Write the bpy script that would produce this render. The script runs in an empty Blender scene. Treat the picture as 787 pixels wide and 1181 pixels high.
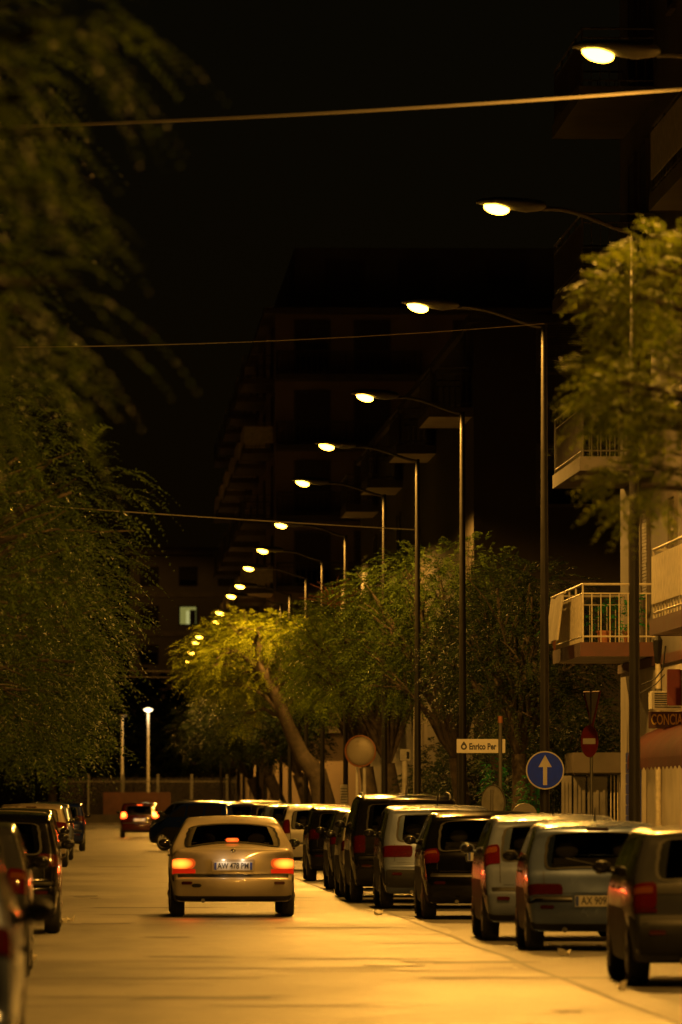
import bpy, bmesh, math, random
import numpy as np
from mathutils import Vector, Matrix, Euler

random.seed(7)
RNG = np.random.default_rng(11)
SC = bpy.context.scene
COL = SC.collection
R = math.radians

# ------------------------------------------------------------------ camera
PW, PH, F = 787.0, 1181.0, 8000.0
VX, VY, CH = 112.0, 920.0, 1.6
cam_d = bpy.data.cameras.new('camera')
cam = bpy.data.objects.new('camera', cam_d)
COL.objects.link(cam)
SC.camera = cam
pitch = math.atan((VY - PH / 2) / F)
yaw = math.atan((PW / 2 - VX) / F * math.cos(pitch))
cam.location = (0, 0, CH)
cam.rotation_euler = (math.pi / 2 + pitch, 0, -yaw)
cam_d.sensor_fit = 'HORIZONTAL'
cam_d.sensor_width = 24.0
cam_d.lens = 24.0 * F / PW
cam_d.clip_start = 0.5
cam_d.clip_end = 3000
cam_d.dof.use_dof = True
cam_d.dof.focus_distance = 118.0
cam_d.dof.aperture_fstop = 4.0
CM = Euler(cam.rotation_euler).to_matrix()

def at(px, py, Y):
    """the point at depth Y that the photograph shows at pixel (px, py)"""
    d = CM @ Vector(((px - PW / 2) / F, -(py - PH / 2) / F, -1.0))
    k = Y / d.y
    return Vector((d.x * k, Y, CH + d.z * k))

def gx(px, Y):
    return (px - VX) * Y / F

# ------------------------------------------------------------------ materials
def mat(name, col, rough=0.6, metal=0.0, spec=0.5, coat=0.0, emit=None, estr=0.0,
        noise=None, bump=None, coat_rough=0.05):
    """noise = (scale, amount, detail): value variation; bump = (scale, strength)"""
    m = bpy.data.materials.new(name)
    m.use_nodes = True
    nt = m.node_tree
    b = nt.nodes['Principled BSDF']
    b.inputs['Base Color'].default_value = (*col, 1)
    b.inputs['Roughness'].default_value = rough
    b.inputs['Metallic'].default_value = metal
    b.inputs['Specular IOR Level'].default_value = spec
    b.inputs['Coat Weight'].default_value = coat
    b.inputs['Coat Roughness'].default_value = coat_rough
    if emit:
        b.inputs['Emission Color'].default_value = (*emit, 1)
        b.inputs['Emission Strength'].default_value = estr
    if noise or bump:
        tc = nt.nodes.new('ShaderNodeTexCoord')
    if noise:
        sc, am, det = noise
        n = nt.nodes.new('ShaderNodeTexNoise')
        n.inputs['Scale'].default_value = sc
        n.inputs['Detail'].default_value = det
        nt.links.new(tc.outputs['Object'], n.inputs['Vector'])
        r = nt.nodes.new('ShaderNodeMapRange')
        r.inputs['From Min'].default_value = 0.3
        r.inputs['From Max'].default_value = 0.7
        r.inputs['To Min'].default_value = 1 - am
        r.inputs['To Max'].default_value = 1 + am
        nt.links.new(n.outputs['Fac'], r.inputs['Value'])
        mx = nt.nodes.new('ShaderNodeVectorMath')
        mx.operation = 'SCALE'
        mx.inputs[0].default_value = col
        nt.links.new(r.outputs['Result'], mx.inputs['Scale'])
        nt.links.new(mx.outputs['Vector'], b.inputs['Base Color'])
        r2 = nt.nodes.new('ShaderNodeMapRange')
        r2.inputs['To Min'].default_value = max(0.02, rough - 0.12)
        r2.inputs['To Max'].default_value = min(1, rough + 0.12)
        nt.links.new(n.outputs['Fac'], r2.inputs['Value'])
        nt.links.new(r2.outputs['Result'], b.inputs['Roughness'])
    if bump:
        n2 = nt.nodes.new('ShaderNodeTexNoise')
        n2.inputs['Scale'].default_value = bump[0]
        n2.inputs['Detail'].default_value = 5
        nt.links.new(tc.outputs['Object'], n2.inputs['Vector'])
        bp = nt.nodes.new('ShaderNodeBump')
        bp.inputs['Strength'].default_value = bump[1]
        bp.inputs['Distance'].default_value = 0.02
        nt.links.new(n2.outputs['Fac'], bp.inputs['Height'])
        nt.links.new(bp.outputs['Normal'], b.inputs['Normal'])
    return m

def paint(name, col, metal=0.35, rough=0.38):
    """car paint outside, dark trim on the inner side of the shell"""
    m = mat(name, col, rough, metal, 0.2, 0.5, noise=(2.2, 0.10, 4))
    nt = m.node_tree
    b = nt.nodes['Principled BSDF']
    out = nt.nodes['Material Output']
    g = nt.nodes.new('ShaderNodeNewGeometry')
    d = nt.nodes.new('ShaderNodeBsdfDiffuse')
    d.inputs['Color'].default_value = (0.02, 0.02, 0.02, 1)
    mx = nt.nodes.new('ShaderNodeMixShader')
    nt.links.new(g.outputs['Backfacing'], mx.inputs['Fac'])
    nt.links.new(b.outputs['BSDF'], mx.inputs[1])
    nt.links.new(d.outputs['BSDF'], mx.inputs[2])
    nt.links.new(mx.outputs['Shader'], out.inputs['Surface'])
    return m

def glass_mat(name, tint):
    m = bpy.data.materials.new(name)
    m.use_nodes = True
    nt = m.node_tree
    nt.nodes.remove(nt.nodes['Principled BSDF'])
    out = nt.nodes['Material Output']
    t = nt.nodes.new('ShaderNodeBsdfTransparent')
    t.inputs['Color'].default_value = (*tint, 1)
    g = nt.nodes.new('ShaderNodeBsdfGlossy')
    g.inputs['Roughness'].default_value = 0.04
    g.inputs['Color'].default_value = (1, 1, 1, 1)
    f = nt.nodes.new('ShaderNodeFresnel')
    f.inputs['IOR'].default_value = 1.5
    mx = nt.nodes.new('ShaderNodeMixShader')
    nt.links.new(f.outputs['Fac'], mx.inputs['Fac'])
    nt.links.new(t.outputs['BSDF'], mx.inputs[1])
    nt.links.new(g.outputs['BSDF'], mx.inputs[2])
    nt.links.new(mx.outputs['Shader'], out.inputs['Surface'])
    return m

def leaf_mat(name, c1, c2):
    m = bpy.data.materials.new(name)
    m.use_nodes = True
    nt = m.node_tree
    b = nt.nodes['Principled BSDF']
    out = nt.nodes['Material Output']
    g = nt.nodes.new('ShaderNodeNewGeometry')
    mixc = nt.nodes.new('ShaderNodeMix')
    mixc.data_type = 'RGBA'
    mixc.inputs[6].default_value = (*c1, 1)
    mixc.inputs[7].default_value = (*c2, 1)
    nt.links.new(g.outputs['Random Per Island'], mixc.inputs[0])
    nt.links.new(mixc.outputs[2], b.inputs['Base Color'])
    b.inputs['Roughness'].default_value = 0.55
    b.inputs['Specular IOR Level'].default_value = 0.14
    tr = nt.nodes.new('ShaderNodeBsdfTranslucent')
    nt.links.new(mixc.outputs[2], tr.inputs['Color'])
    mx = nt.nodes.new('ShaderNodeMixShader')
    mx.inputs['Fac'].default_value = 0.35
    nt.links.new(b.outputs['BSDF'], mx.inputs[1])
    nt.links.new(tr.outputs['BSDF'], mx.inputs[2])
    nt.links.new(mx.outputs['Shader'], out.inputs['Surface'])
    return m

def ground_mat(name, cols, rough, scales=(0.35, 2.5, 60.0), bump=0.25, spec=0.5):
    """asphalt or paving: big worn areas, mid blotches, fine grit"""
    m = bpy.data.materials.new(name)
    m.use_nodes = True
    nt = m.node_tree
    b = nt.nodes['Principled BSDF']
    tc = nt.nodes.new('ShaderNodeTexCoord')
    mp = nt.nodes.new('ShaderNodeMapping')
    mp.inputs['Scale'].default_value = (1.0, 0.45, 1.0)
    nt.links.new(tc.outputs['Object'], mp.inputs['Vector'])
    ns = []
    for i, s in enumerate(scales):
        n = nt.nodes.new('ShaderNodeTexNoise')
        n.inputs['Scale'].default_value = s
        n.inputs['Detail'].default_value = 6 if i < 2 else 2
        n.inputs['Roughness'].default_value = 0.6
        nt.links.new(mp.outputs['Vector'] if i < 2 else tc.outputs['Object'], n.inputs['Vector'])
        ns.append(n)
    a = nt.nodes.new('ShaderNodeMath'); a.operation = 'MULTIPLY_ADD'
    a.inputs[1].default_value = 0.55
    nt.links.new(ns[1].outputs['Fac'], a.inputs[0])
    nt.links.new(ns[0].outputs['Fac'], a.inputs[2])
    c = nt.nodes.new('ShaderNodeMath'); c.operation = 'MULTIPLY_ADD'
    c.inputs[1].default_value = 0.25
    nt.links.new(ns[2].outputs['Fac'], c.inputs[0])
    nt.links.new(a.outputs[0], c.inputs[2])
    rp = nt.nodes.new('ShaderNodeValToRGB')
    e = rp.color_ramp.elements
    e[0].position, e[0].color = 0.58, (*cols[0], 1)
    e[1].position, e[1].color = 1.15 if False else 1.0, (*cols[2], 1)
    k = e.new(0.82); k.color = (*cols[1], 1)
    nt.links.new(c.outputs[0], rp.inputs['Fac'])
    nt.links.new(rp.outputs['Color'], b.inputs['Base Color'])
    mr = nt.nodes.new('ShaderNodeMapRange')
    mr.inputs['From Min'].default_value = 0.5
    mr.inputs['From Max'].default_value = 1.2
    mr.inputs['To Min'].default_value = rough[0]
    mr.inputs['To Max'].default_value = rough[1]
    nt.links.new(c.outputs[0], mr.inputs['Value'])
    nt.links.new(mr.outputs['Result'], b.inputs['Roughness'])
    b.inputs['Specular IOR Level'].default_value = spec
    bp = nt.nodes.new('ShaderNodeBump')
    bp.inputs['Strength'].default_value = bump
    bp.inputs['Distance'].default_value = 0.01
    nt.links.new(ns[2].outputs['Fac'], bp.inputs['Height'])
    nt.links.new(bp.outputs['Normal'], b.inputs['Normal'])
    return m

SODIUM = (1.0, 0.45, 0.06)
M = {}
M['road'] = ground_mat('asphalt', ((0.02, 0.0195, 0.0175), (0.056, 0.054, 0.048), (0.13, 0.125, 0.11)), (0.40, 0.66), (0.30, 2.6, 45.0), 0.4)
M['patch'] = ground_mat('repair asphalt', ((0.022, 0.021, 0.02), (0.032, 0.031, 0.03), (0.045, 0.043, 0.04)), (0.55, 0.75))
M['bay'] = ground_mat('old asphalt', ((0.026, 0.025, 0.023), (0.055, 0.052, 0.048), (0.105, 0.1, 0.09)), (0.46, 0.70), (0.4, 3.0, 50.0), 0.4)
M['paving'] = ground_mat('paving', ((0.1, 0.095, 0.088), (0.15, 0.145, 0.135), (0.2, 0.19, 0.18)), (0.6, 0.85))
M['wall_stone'] = mat('dark wall stone', (0.07, 0.062, 0.052), 0.85, noise=(2, 0.3, 6), bump=(14, 0.3))
M['kerb'] = mat('kerb stone', (0.22, 0.21, 0.2), 0.75, noise=(5, 0.25, 5), bump=(40, 0.3))
M['soil'] = ground_mat('soil', ((0.03, 0.026, 0.02), (0.05, 0.043, 0.032), (0.07, 0.06, 0.045)), (0.8, 0.95))
M['cream'] = mat('cream plaster', (0.46, 0.42, 0.35), 0.8, noise=(0.9, 0.22, 6), bump=(25, 0.2))
M['grey_plaster'] = mat('grey plaster', (0.13, 0.12, 0.105), 0.85, noise=(0.5, 0.25, 6), bump=(25, 0.2))
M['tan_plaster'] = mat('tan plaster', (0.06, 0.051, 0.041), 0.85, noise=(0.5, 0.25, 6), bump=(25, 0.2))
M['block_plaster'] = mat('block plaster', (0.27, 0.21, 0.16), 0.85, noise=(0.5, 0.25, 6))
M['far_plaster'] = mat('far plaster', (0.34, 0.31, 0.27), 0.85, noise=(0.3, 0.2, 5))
M['red_paint'] = mat('dark red paint', (0.085, 0.027, 0.018), 0.6, noise=(4, 0.25, 5))
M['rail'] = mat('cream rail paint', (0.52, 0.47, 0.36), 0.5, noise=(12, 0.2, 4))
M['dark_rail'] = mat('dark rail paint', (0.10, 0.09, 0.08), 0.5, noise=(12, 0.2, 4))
M['dull_soffit'] = mat('darkened soffit', (0.10, 0.085, 0.07), 0.8, noise=(1.5, 0.25, 5))  # darker copy of the soffit, night shade painted into its colour
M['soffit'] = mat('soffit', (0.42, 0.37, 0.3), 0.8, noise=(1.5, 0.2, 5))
M['panel'] = mat('white cloth panel', (0.55, 0.5, 0.38), 0.75, noise=(6, 0.22, 6))
M['shutter'] = mat('shutter', (0.075, 0.06, 0.045), 0.6, noise=(8, 0.2, 4))
M['pane'] = mat('dark pane', (0.012, 0.012, 0.014), 0.08)
M['metal'] = mat('galvanised steel', (0.10, 0.098, 0.092), 0.5, 0.4, noise=(3, 0.25, 5))
M['pole'] = mat('painted pole', (0.017, 0.016, 0.015), 0.5, 0.0, 0.25, noise=(2.5, 0.3, 5))
M['housing'] = mat('lamp housing', (0.09, 0.087, 0.08), 0.45, 0.3, noise=(8, 0.15, 4))
M['white_post'] = mat('white post', (0.42, 0.4, 0.35), 0.45, noise=(6, 0.15, 4))
M['bowl'] = mat('lit sodium bowl', (0.8, 0.7, 0.5), 0.3, emit=(1.0, 0.50, 0.036), estr=26.0)
M['far_bowl'] = mat('lit pale lamp', (0.8, 0.8, 0.7), 0.3, emit=(1.0, 0.78, 0.42), estr=3.5)
for k in ('bowl', 'far_bowl'):
    M[k].cycles.emission_sampling = 'NONE' if k == 'bowl' else 'AUTO'
M['wire'] = mat('cable', (0.5, 0.46, 0.4), 0.35, 0.3)
M['blue_sign'] = mat('blue sign face', (0.006, 0.04, 0.85), 0.5, 0.0, 0.2, noise=(8, 0.12, 4))
M['white_sign'] = mat('white sign face', (0.48, 0.46, 0.41), 0.45, noise=(8, 0.08, 4))
M['red_sign'] = mat('red sign face', (0.15, 0.012, 0.010), 0.5, noise=(8, 0.12, 4))
M['sign_back'] = mat('sign back', (0.26, 0.25, 0.22), 0.55, 0.3, noise=(7, 0.25, 5))
M['ink'] = mat('black lettering', (0.03, 0.03, 0.035), 0.6)
M['yellow_letter'] = mat('yellow lettering', (0.6, 0.4, 0.04), 0.5)
M['sign_brown'] = mat('dark red board', (0.07, 0.022, 0.014), 0.5, noise=(8, 0.15, 4))
M['awning'] = mat('red awning cloth', (0.062, 0.010, 0.008), 0.85, 0.0, 0.1, noise=(4, 0.25, 5), bump=(9, 0.35))
M['blue_panel'] = mat('blue panel', (0.015, 0.04, 0.5), 0.5, noise=(3, 0.2, 4))
M['orange'] = mat('orange cap', (0.24, 0.09, 0.03), 0.5)
M['mirror'] = mat('convex mirror', (0.24, 0.21, 0.16), 0.5, 0.1, noise=(3, 0.06, 3))
M['bark'] = mat('bark', (0.055, 0.042, 0.03), 0.9, noise=(6, 0.4, 6), bump=(9, 0.9))
M['brick'] = mat('red brown wall', (0.10, 0.045, 0.03), 0.85, noise=(2, 0.25, 6), bump=(14, 0.3))
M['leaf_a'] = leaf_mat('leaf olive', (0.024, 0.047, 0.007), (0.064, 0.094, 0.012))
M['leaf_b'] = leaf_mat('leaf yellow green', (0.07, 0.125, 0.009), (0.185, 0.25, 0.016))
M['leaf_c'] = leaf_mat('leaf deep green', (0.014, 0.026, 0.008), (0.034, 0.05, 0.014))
M['leaf_d'] = leaf_mat('leaf lamplit', (0.12, 0.17, 0.010), (0.25, 0.285, 0.016))  # brighter leaf copy: lamplight on the crown is put into its colour
M['ivy'] = leaf_mat('ivy leaf', (0.015, 0.12, 0.03), (0.04, 0.26, 0.07))
M['dry'] = mat('dry stalks', (0.16, 0.06, 0.035), 0.8)
M['paper'] = mat('paper', (0.6, 0.56, 0.46), 0.8)
M['plastic'] = mat('black plastic', (0.010, 0.010, 0.010), 0.5, 0.0, 0.25, noise=(10, 0.2, 4))
M['rubber'] = mat('tyre rubber', (0.014, 0.014, 0.014), 0.75, noise=(20, 0.2, 3), bump=(60, 0.3))
M['rim'] = mat('wheel rim', (0.4, 0.4, 0.4), 0.35, 0.7)
M['bright_rim'] = mat('pale wheel cover', (0.7, 0.7, 0.7), 0.3, 0.3)
M['glass'] = glass_mat('car glass', (0.62, 0.64, 0.62))
M['dark_glass'] = mat('side glass', (0.008, 0.008, 0.009), 0.05)
M['seat'] = mat('seat cloth', (0.06, 0.057, 0.055), 0.9)
M['red_lens'] = mat('red lens', (0.05, 0.003, 0.0025), 0.12, coat=0.6)
M['dark_lens'] = mat('smoked red lens', (0.035, 0.004, 0.003), 0.12, coat=0.6)
M['amber_lens'] = mat('amber lens', (0.10, 0.028, 0.004), 0.15, coat=0.6)
M['clear_lens'] = mat('clear lens', (0.55, 0.55, 0.53), 0.1, 0.3, coat=0.6)
M['lit_tail'] = mat('lit tail lamp', (0.4, 0.03, 0.01), 0.2, emit=(1.0, 0.15, 0.012), estr=4.2)
M['lit_tail_low'] = mat('lit tail lamp edge', (0.4, 0.02, 0.01), 0.2, emit=(1.0, 0.03, 0.004), estr=0.28)
M['lit_tail_far'] = mat('lit far tail lamp', (0.4, 0.02, 0.01), 0.2, emit=(1.0, 0.085, 0.01), estr=6.0)
M['lit_brake'] = mat('lit brake lamp', (0.4, 0.02, 0.01), 0.2, emit=(1.0, 0.10, 0.010), estr=5.0)
M['plate'] = mat('number plate', (0.55, 0.53, 0.48), 0.45)
M['plate_blue'] = mat('plate band', (0.02, 0.05, 0.28), 0.45)
M['chrome'] = mat('chrome', (0.6, 0.6, 0.6), 0.12, 1.0)
M['ac'] = mat('white casing', (0.55, 0.53, 0.47), 0.5, noise=(5, 0.12, 4))
M['gate'] = mat('grey gate', (0.16, 0.15, 0.135), 0.6, 0.1, noise=(3, 0.3, 6))
M['pot'] = mat('terracotta', (0.3, 0.12, 0.06), 0.8)
M['lit_room'] = mat('lit room', (0.3, 0.25, 0.1), 0.8, emit=(0.66, 0.62, 0.15), estr=0.30)
M['curtain'] = mat('curtain', (0.5, 0.5, 0.4), 0.9, emit=(0.75, 0.72, 0.25), estr=0.5)
P_ = {
    'champagne': paint('champagne paint', (0.31, 0.27, 0.21), 0.4),
    'silver': paint('silver paint', (0.13, 0.16, 0.26), 0.45, 0.25),
    'bluegrey': paint('blue grey paint', (0.08, 0.11, 0.215), 0.4, 0.26),
    'black': paint('black paint', (0.003, 0.003, 0.0032), 0.0, 0.14),
    'charcoal': paint('charcoal paint', (0.008, 0.008, 0.0085), 0.2, 0.16),
    'darkblue': paint('dark blue paint', (0.004, 0.010, 0.07), 0.1, 0.18),
    'white': paint('white paint', (0.36, 0.345, 0.32), 0.0),
    'beige': paint('beige paint', (0.26, 0.22, 0.165), 0.3),
    'darkred': paint('dark red paintwork', (0.035, 0.005, 0.004), 0.2, 0.2),
    'pewter': paint('pewter paint', (0.036, 0.038, 0.046), 0.3, 0.2),
}

# ------------------------------------------------------------------ mesh helpers
class MB:
    def __init__(s):
        s.v, s.f = [], []
    def add(s, vs, fs):
        o = len(s.v)
        s.v += [tuple(p) for p in vs]
        s.f += [tuple(i + o for i in q) for q in fs]
        return s
    def box(s, x0, x1, y0, y1, z0, z1):
        return s.add([(x0, y0, z0), (x1, y0, z0), (x1, y1, z0), (x0, y1, z0),
                      (x0, y0, z1), (x1, y0, z1), (x1, y1, z1), (x0, y1, z1)],
                     [(0, 3, 2, 1), (4, 5, 6, 7), (0, 1, 5, 4), (1, 2, 6, 5), (2, 3, 7, 6), (3, 0, 4, 7)])
    def cbox(s, x0, x1, y0, y1, z0, z1, c=0.02):
        """box with chamfered edges"""
        bm = bmesh.new()
        bmesh.ops.create_cube(bm, size=1.0)
        for v in bm.verts:
            v.co = Vector((x0 + (v.co.x + .5) * (x1 - x0), y0 + (v.co.y + .5) * (y1 - y0), z0 + (v.co.z + .5) * (z1 - z0)))
        bmesh.ops.bevel(bm, geom=bm.edges[:], offset=c, segments=2, affect='EDGES')
        return s.bm(bm)
    def bm(s, bm):
        bm.verts.index_update()
        s.add([v.co[:] for v in bm.verts], [[v.index for v in f.verts] for f in bm.faces])
        bm.free()
        return s
    def tube(s, pts, rad, n=10, caps=True):
        pts = [Vector(p) for p in pts]
        rs = rad if isinstance(rad, (list, tuple)) else [rad] * len(pts)
        t0 = (pts[1] - pts[0]).normalized()
        up = Vector((0, 0, 1)) if abs(t0.z) < 0.9 else Vector((1, 0, 0))
        a = t0.cross(up).normalized()
        vs, fs = [], []
        for i, p in enumerate(pts):
            t = (pts[min(i + 1, len(pts) - 1)] - pts[max(i - 1, 0)]).normalized()
            a = (a - t * a.dot(t)).normalized()
            b = t.cross(a)
            for k in range(n):
                w = 2 * math.pi * k / n
                vs.append(p + (a * math.cos(w) + b * math.sin(w)) * rs[i])
        for i in range(len(pts) - 1):
            for k in range(n):
                fs.append((i * n + k, i * n + (k + 1) % n, (i + 1) * n + (k + 1) % n, (i + 1) * n + k))
        if caps:
            fs.append(tuple(range(n))[::-1])
            fs.append(tuple((len(pts) - 1) * n + k for k in range(n)))
        return s.add(vs, fs)
    def lathe(s, prof, c=(0, 0, 0), axis='Z', n=24, close=True):
        """prof: (r, h) pairs"""
        vs, fs = [], []
        for r, h in prof:
            for k in range(n):
                w = 2 * math.pi * k / n
                a, b = r * math.cos(w), r * math.sin(w)
                p = {'Z': (a, b, h), 'Y': (a, h, b), 'X': (h, a, b)}[axis]
                vs.append((p[0] + c[0], p[1] + c[1], p[2] + c[2]))
        for i in range(len(prof) - 1):
            for k in range(n):
                fs.append((i * n + k, i * n + (k + 1) % n, (i + 1) * n + (k + 1) % n, (i + 1) * n + k))
        if close:
            fs.append(tuple(range(n))[::-1])
            fs.append(tuple((len(prof) - 1) * n + k for k in range(n)))
        return s.add(vs, fs)
    def ell(s, c, r, n=16, m=10, rot=None):
        vs, fs = [], []
        for i in range(m + 1):
            th = math.pi * i / m
            for k in range(n):
                w = 2 * math.pi * k / n
                v = Vector((r[0] * math.sin(th) * math.cos(w), r[1] * math.sin(th) * math.sin(w), r[2] * math.cos(th)))
                if rot:
                    v = rot @ v
                vs.append(v + Vector(c))
        for i in range(m):
            for k in range(n):
                fs.append((i * n + k, (i + 1) * n + k, (i + 1) * n + (k + 1) % n, i * n + (k + 1) % n))
        return s.add(vs, fs)
    def xform(s, mtx):
        s.v = [tuple(mtx @ Vector(p)) for p in s.v]
        return s
    def build(s, name, m, parent=None, smooth=False, fix=True, angle=40):
        me = bpy.data.meshes.new(name)
        me.from_pydata(s.v, [], s.f)
        if fix:
            bm = bmesh.new()
            bm.from_mesh(me)
            bmesh.ops.remove_doubles(bm, verts=bm.verts[:], dist=1e-5)
            bmesh.ops.recalc_face_normals(bm, faces=bm.faces[:])
            bm.to_mesh(me)
            bm.free()
        me.materials.append(m)
        return link(name, me, parent, smooth, angle)

def link(name, me, parent=None, smooth=False, angle=40):
    if smooth:
        me.polygons.foreach_set('use_smooth', [True] * len(me.polygons))
        try:
            me.set_sharp_from_angle(angle=R(angle))
        except Exception:
            pass
    o = bpy.data.objects.new(name, me)
    COL.objects.link(o)
    if parent:
        o.parent = parent
    return o

def tag(o, label=None, cat=None, group=None, kind=None):
    if label: o['label'] = label
    if cat: o['category'] = cat
    if group: o['group'] = group
    if kind: o['kind'] = kind
    return o

def thing(name, label, cat, loc=(0, 0, 0), rz=0.0, group=None):
    o = bpy.data.objects.new(name, None)
    o.empty_display_size = 0.2
    COL.objects.link(o)
    o.location = loc
    o.rotation_euler = (0, 0, rz)
    return tag(o, label, cat, group)

def text_mesh(body, size, m, parent, mtx, name='lettering', bold=0.0, squeeze=1.0, depth=0.002, align='CENTER', label=None):
    cu = bpy.data.curves.new('t', 'FONT')
    cu.body = body
    cu.size = size
    cu.align_x = align
    cu.align_y = 'CENTER'
    cu.offset = bold
    cu.extrude = depth
    cu.resolution_u = 3
    ob = bpy.data.objects.new('t', cu)
    COL.objects.link(ob)
    dg = bpy.context.evaluated_depsgraph_get()
    me = bpy.data.meshes.new_from_object(ob.evaluated_get(dg))
    bpy.data.objects.remove(ob)
    bpy.data.curves.remove(cu)
    me.transform(mtx @ Matrix.Diagonal((squeeze, 1, 1, 1)))
    me.name = name
    me.materials.clear()
    me.materials.append(m)
    o = link(name, me, parent)
    return o

# text plane facing the camera (towards -Y): local x -> X, local y -> Z
FACE = Matrix(((1, 0, 0, 0), (0, 0, -1, 0), (0, 1, 0, 0), (0, 0, 0, 1)))

def struct(name, m, mb):
    o = mb.build(name, m)
    return tag(o, kind='structure')

def hot_spot(m, lo, hi):
    """the bulb behind the lens is brightest at its middle"""
    nt = m.node_tree
    b = nt.nodes['Principled BSDF']
    tc = nt.nodes.new('ShaderNodeTexCoord')
    mp = nt.nodes.new('ShaderNodeVectorMath'); mp.operation = 'SUBTRACT'; mp.inputs[1].default_value = (.5, .5, .5)
    ln = nt.nodes.new('ShaderNodeVectorMath'); ln.operation = 'LENGTH'
    r = nt.nodes.new('ShaderNodeMapRange')
    r.inputs['From Min'].default_value = .12
    r.inputs['From Max'].default_value = .62
    r.inputs['To Min'].default_value = hi
    r.inputs['To Max'].default_value = lo
    nt.links.new(tc.outputs['Generated'], mp.inputs[0])
    nt.links.new(mp.outputs['Vector'], ln.inputs[0])
    nt.links.new(ln.outputs['Value'], r.inputs['Value'])
    nt.links.new(r.outputs['Result'], b.inputs['Emission Strength'])
hot_spot(M['lit_tail'], .45, 10.0)
hot_spot(M['lit_tail_far'], 3.0, 22.0)
hot_spot(M['lit_brake'], 1.6, 7.0)
# ------------------------------------------------------------------ cars
PROFILES = {
 # (y/L, z/H); i = indices of (window base, window top, roof start, windscreen top, windscreen base)
 'hatch': dict(pts=[(.035,.15),(.008,.20),(0,.30),(.001,.395),(.014,.43),(.018,.46),(.024,.56),(.036,.655),(.098,.915),(.125,.965),
                    (.22,.99),(.38,1.0),(.52,.985),(.60,.945),(.765,.70),(.80,.67),(.90,.61),(.965,.54),(.99,.45),(1.0,.34),(.995,.24),(.965,.16),(.7,.14),(.35,.14)],
               win=(7, 8), roof=9, ws=(13, 14), tum=.80, bow=.07),
 'upright': dict(pts=[(.03,.15),(.008,.20),(0,.29),(.001,.38),(.012,.41),(.016,.45),(.02,.56),(.03,.64),(.072,.90),(.092,.955),
                    (.18,.985),(.38,1.0),(.52,.99),(.62,.95),(.80,.68),(.835,.645),(.91,.60),(.968,.53),(.99,.44),(1.0,.34),(.995,.24),(.965,.16),(.7,.14),(.35,.14)],
               win=(7, 8), roof=9, ws=(13, 14), tum=.84, bow=.05),
 'sedan': dict(pts=[(.035,.155),(.008,.19),(0,.275),(.001,.375),(.013,.405),(.017,.44),(.020,.56),(.032,.675),(.055,.700),(.145,.722),(.265,.915),(.30,.955),
                    (.38,.99),(.46,1.0),(.54,.985),(.60,.945),(.755,.71),(.79,.68),(.90,.62),(.965,.545),(.99,.45),(1.0,.34),(.995,.24),(.965,.16),(.7,.14),(.35,.14)],
               win=(9, 10), roof=11, ws=(15, 16), tum=.67, bow=.11),
 'round': dict(pts=[(.035,.15),(.010,.20),(0,.28),(.001,.375),(.012,.41),(.018,.45),(.034,.56),(.055,.63),(.125,.905),(.155,.955),
                    (.25,.99),(.40,1.0),(.54,.98),(.62,.94),(.785,.70),(.82,.66),(.91,.59),(.965,.52),(.99,.44),(1.0,.34),(.995,.24),(.965,.16),(.7,.14),(.35,.14)],
               win=(7, 8), roof=9, ws=(13, 14), tum=.79, bow=.10),
}
NSEG = 6

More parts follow.
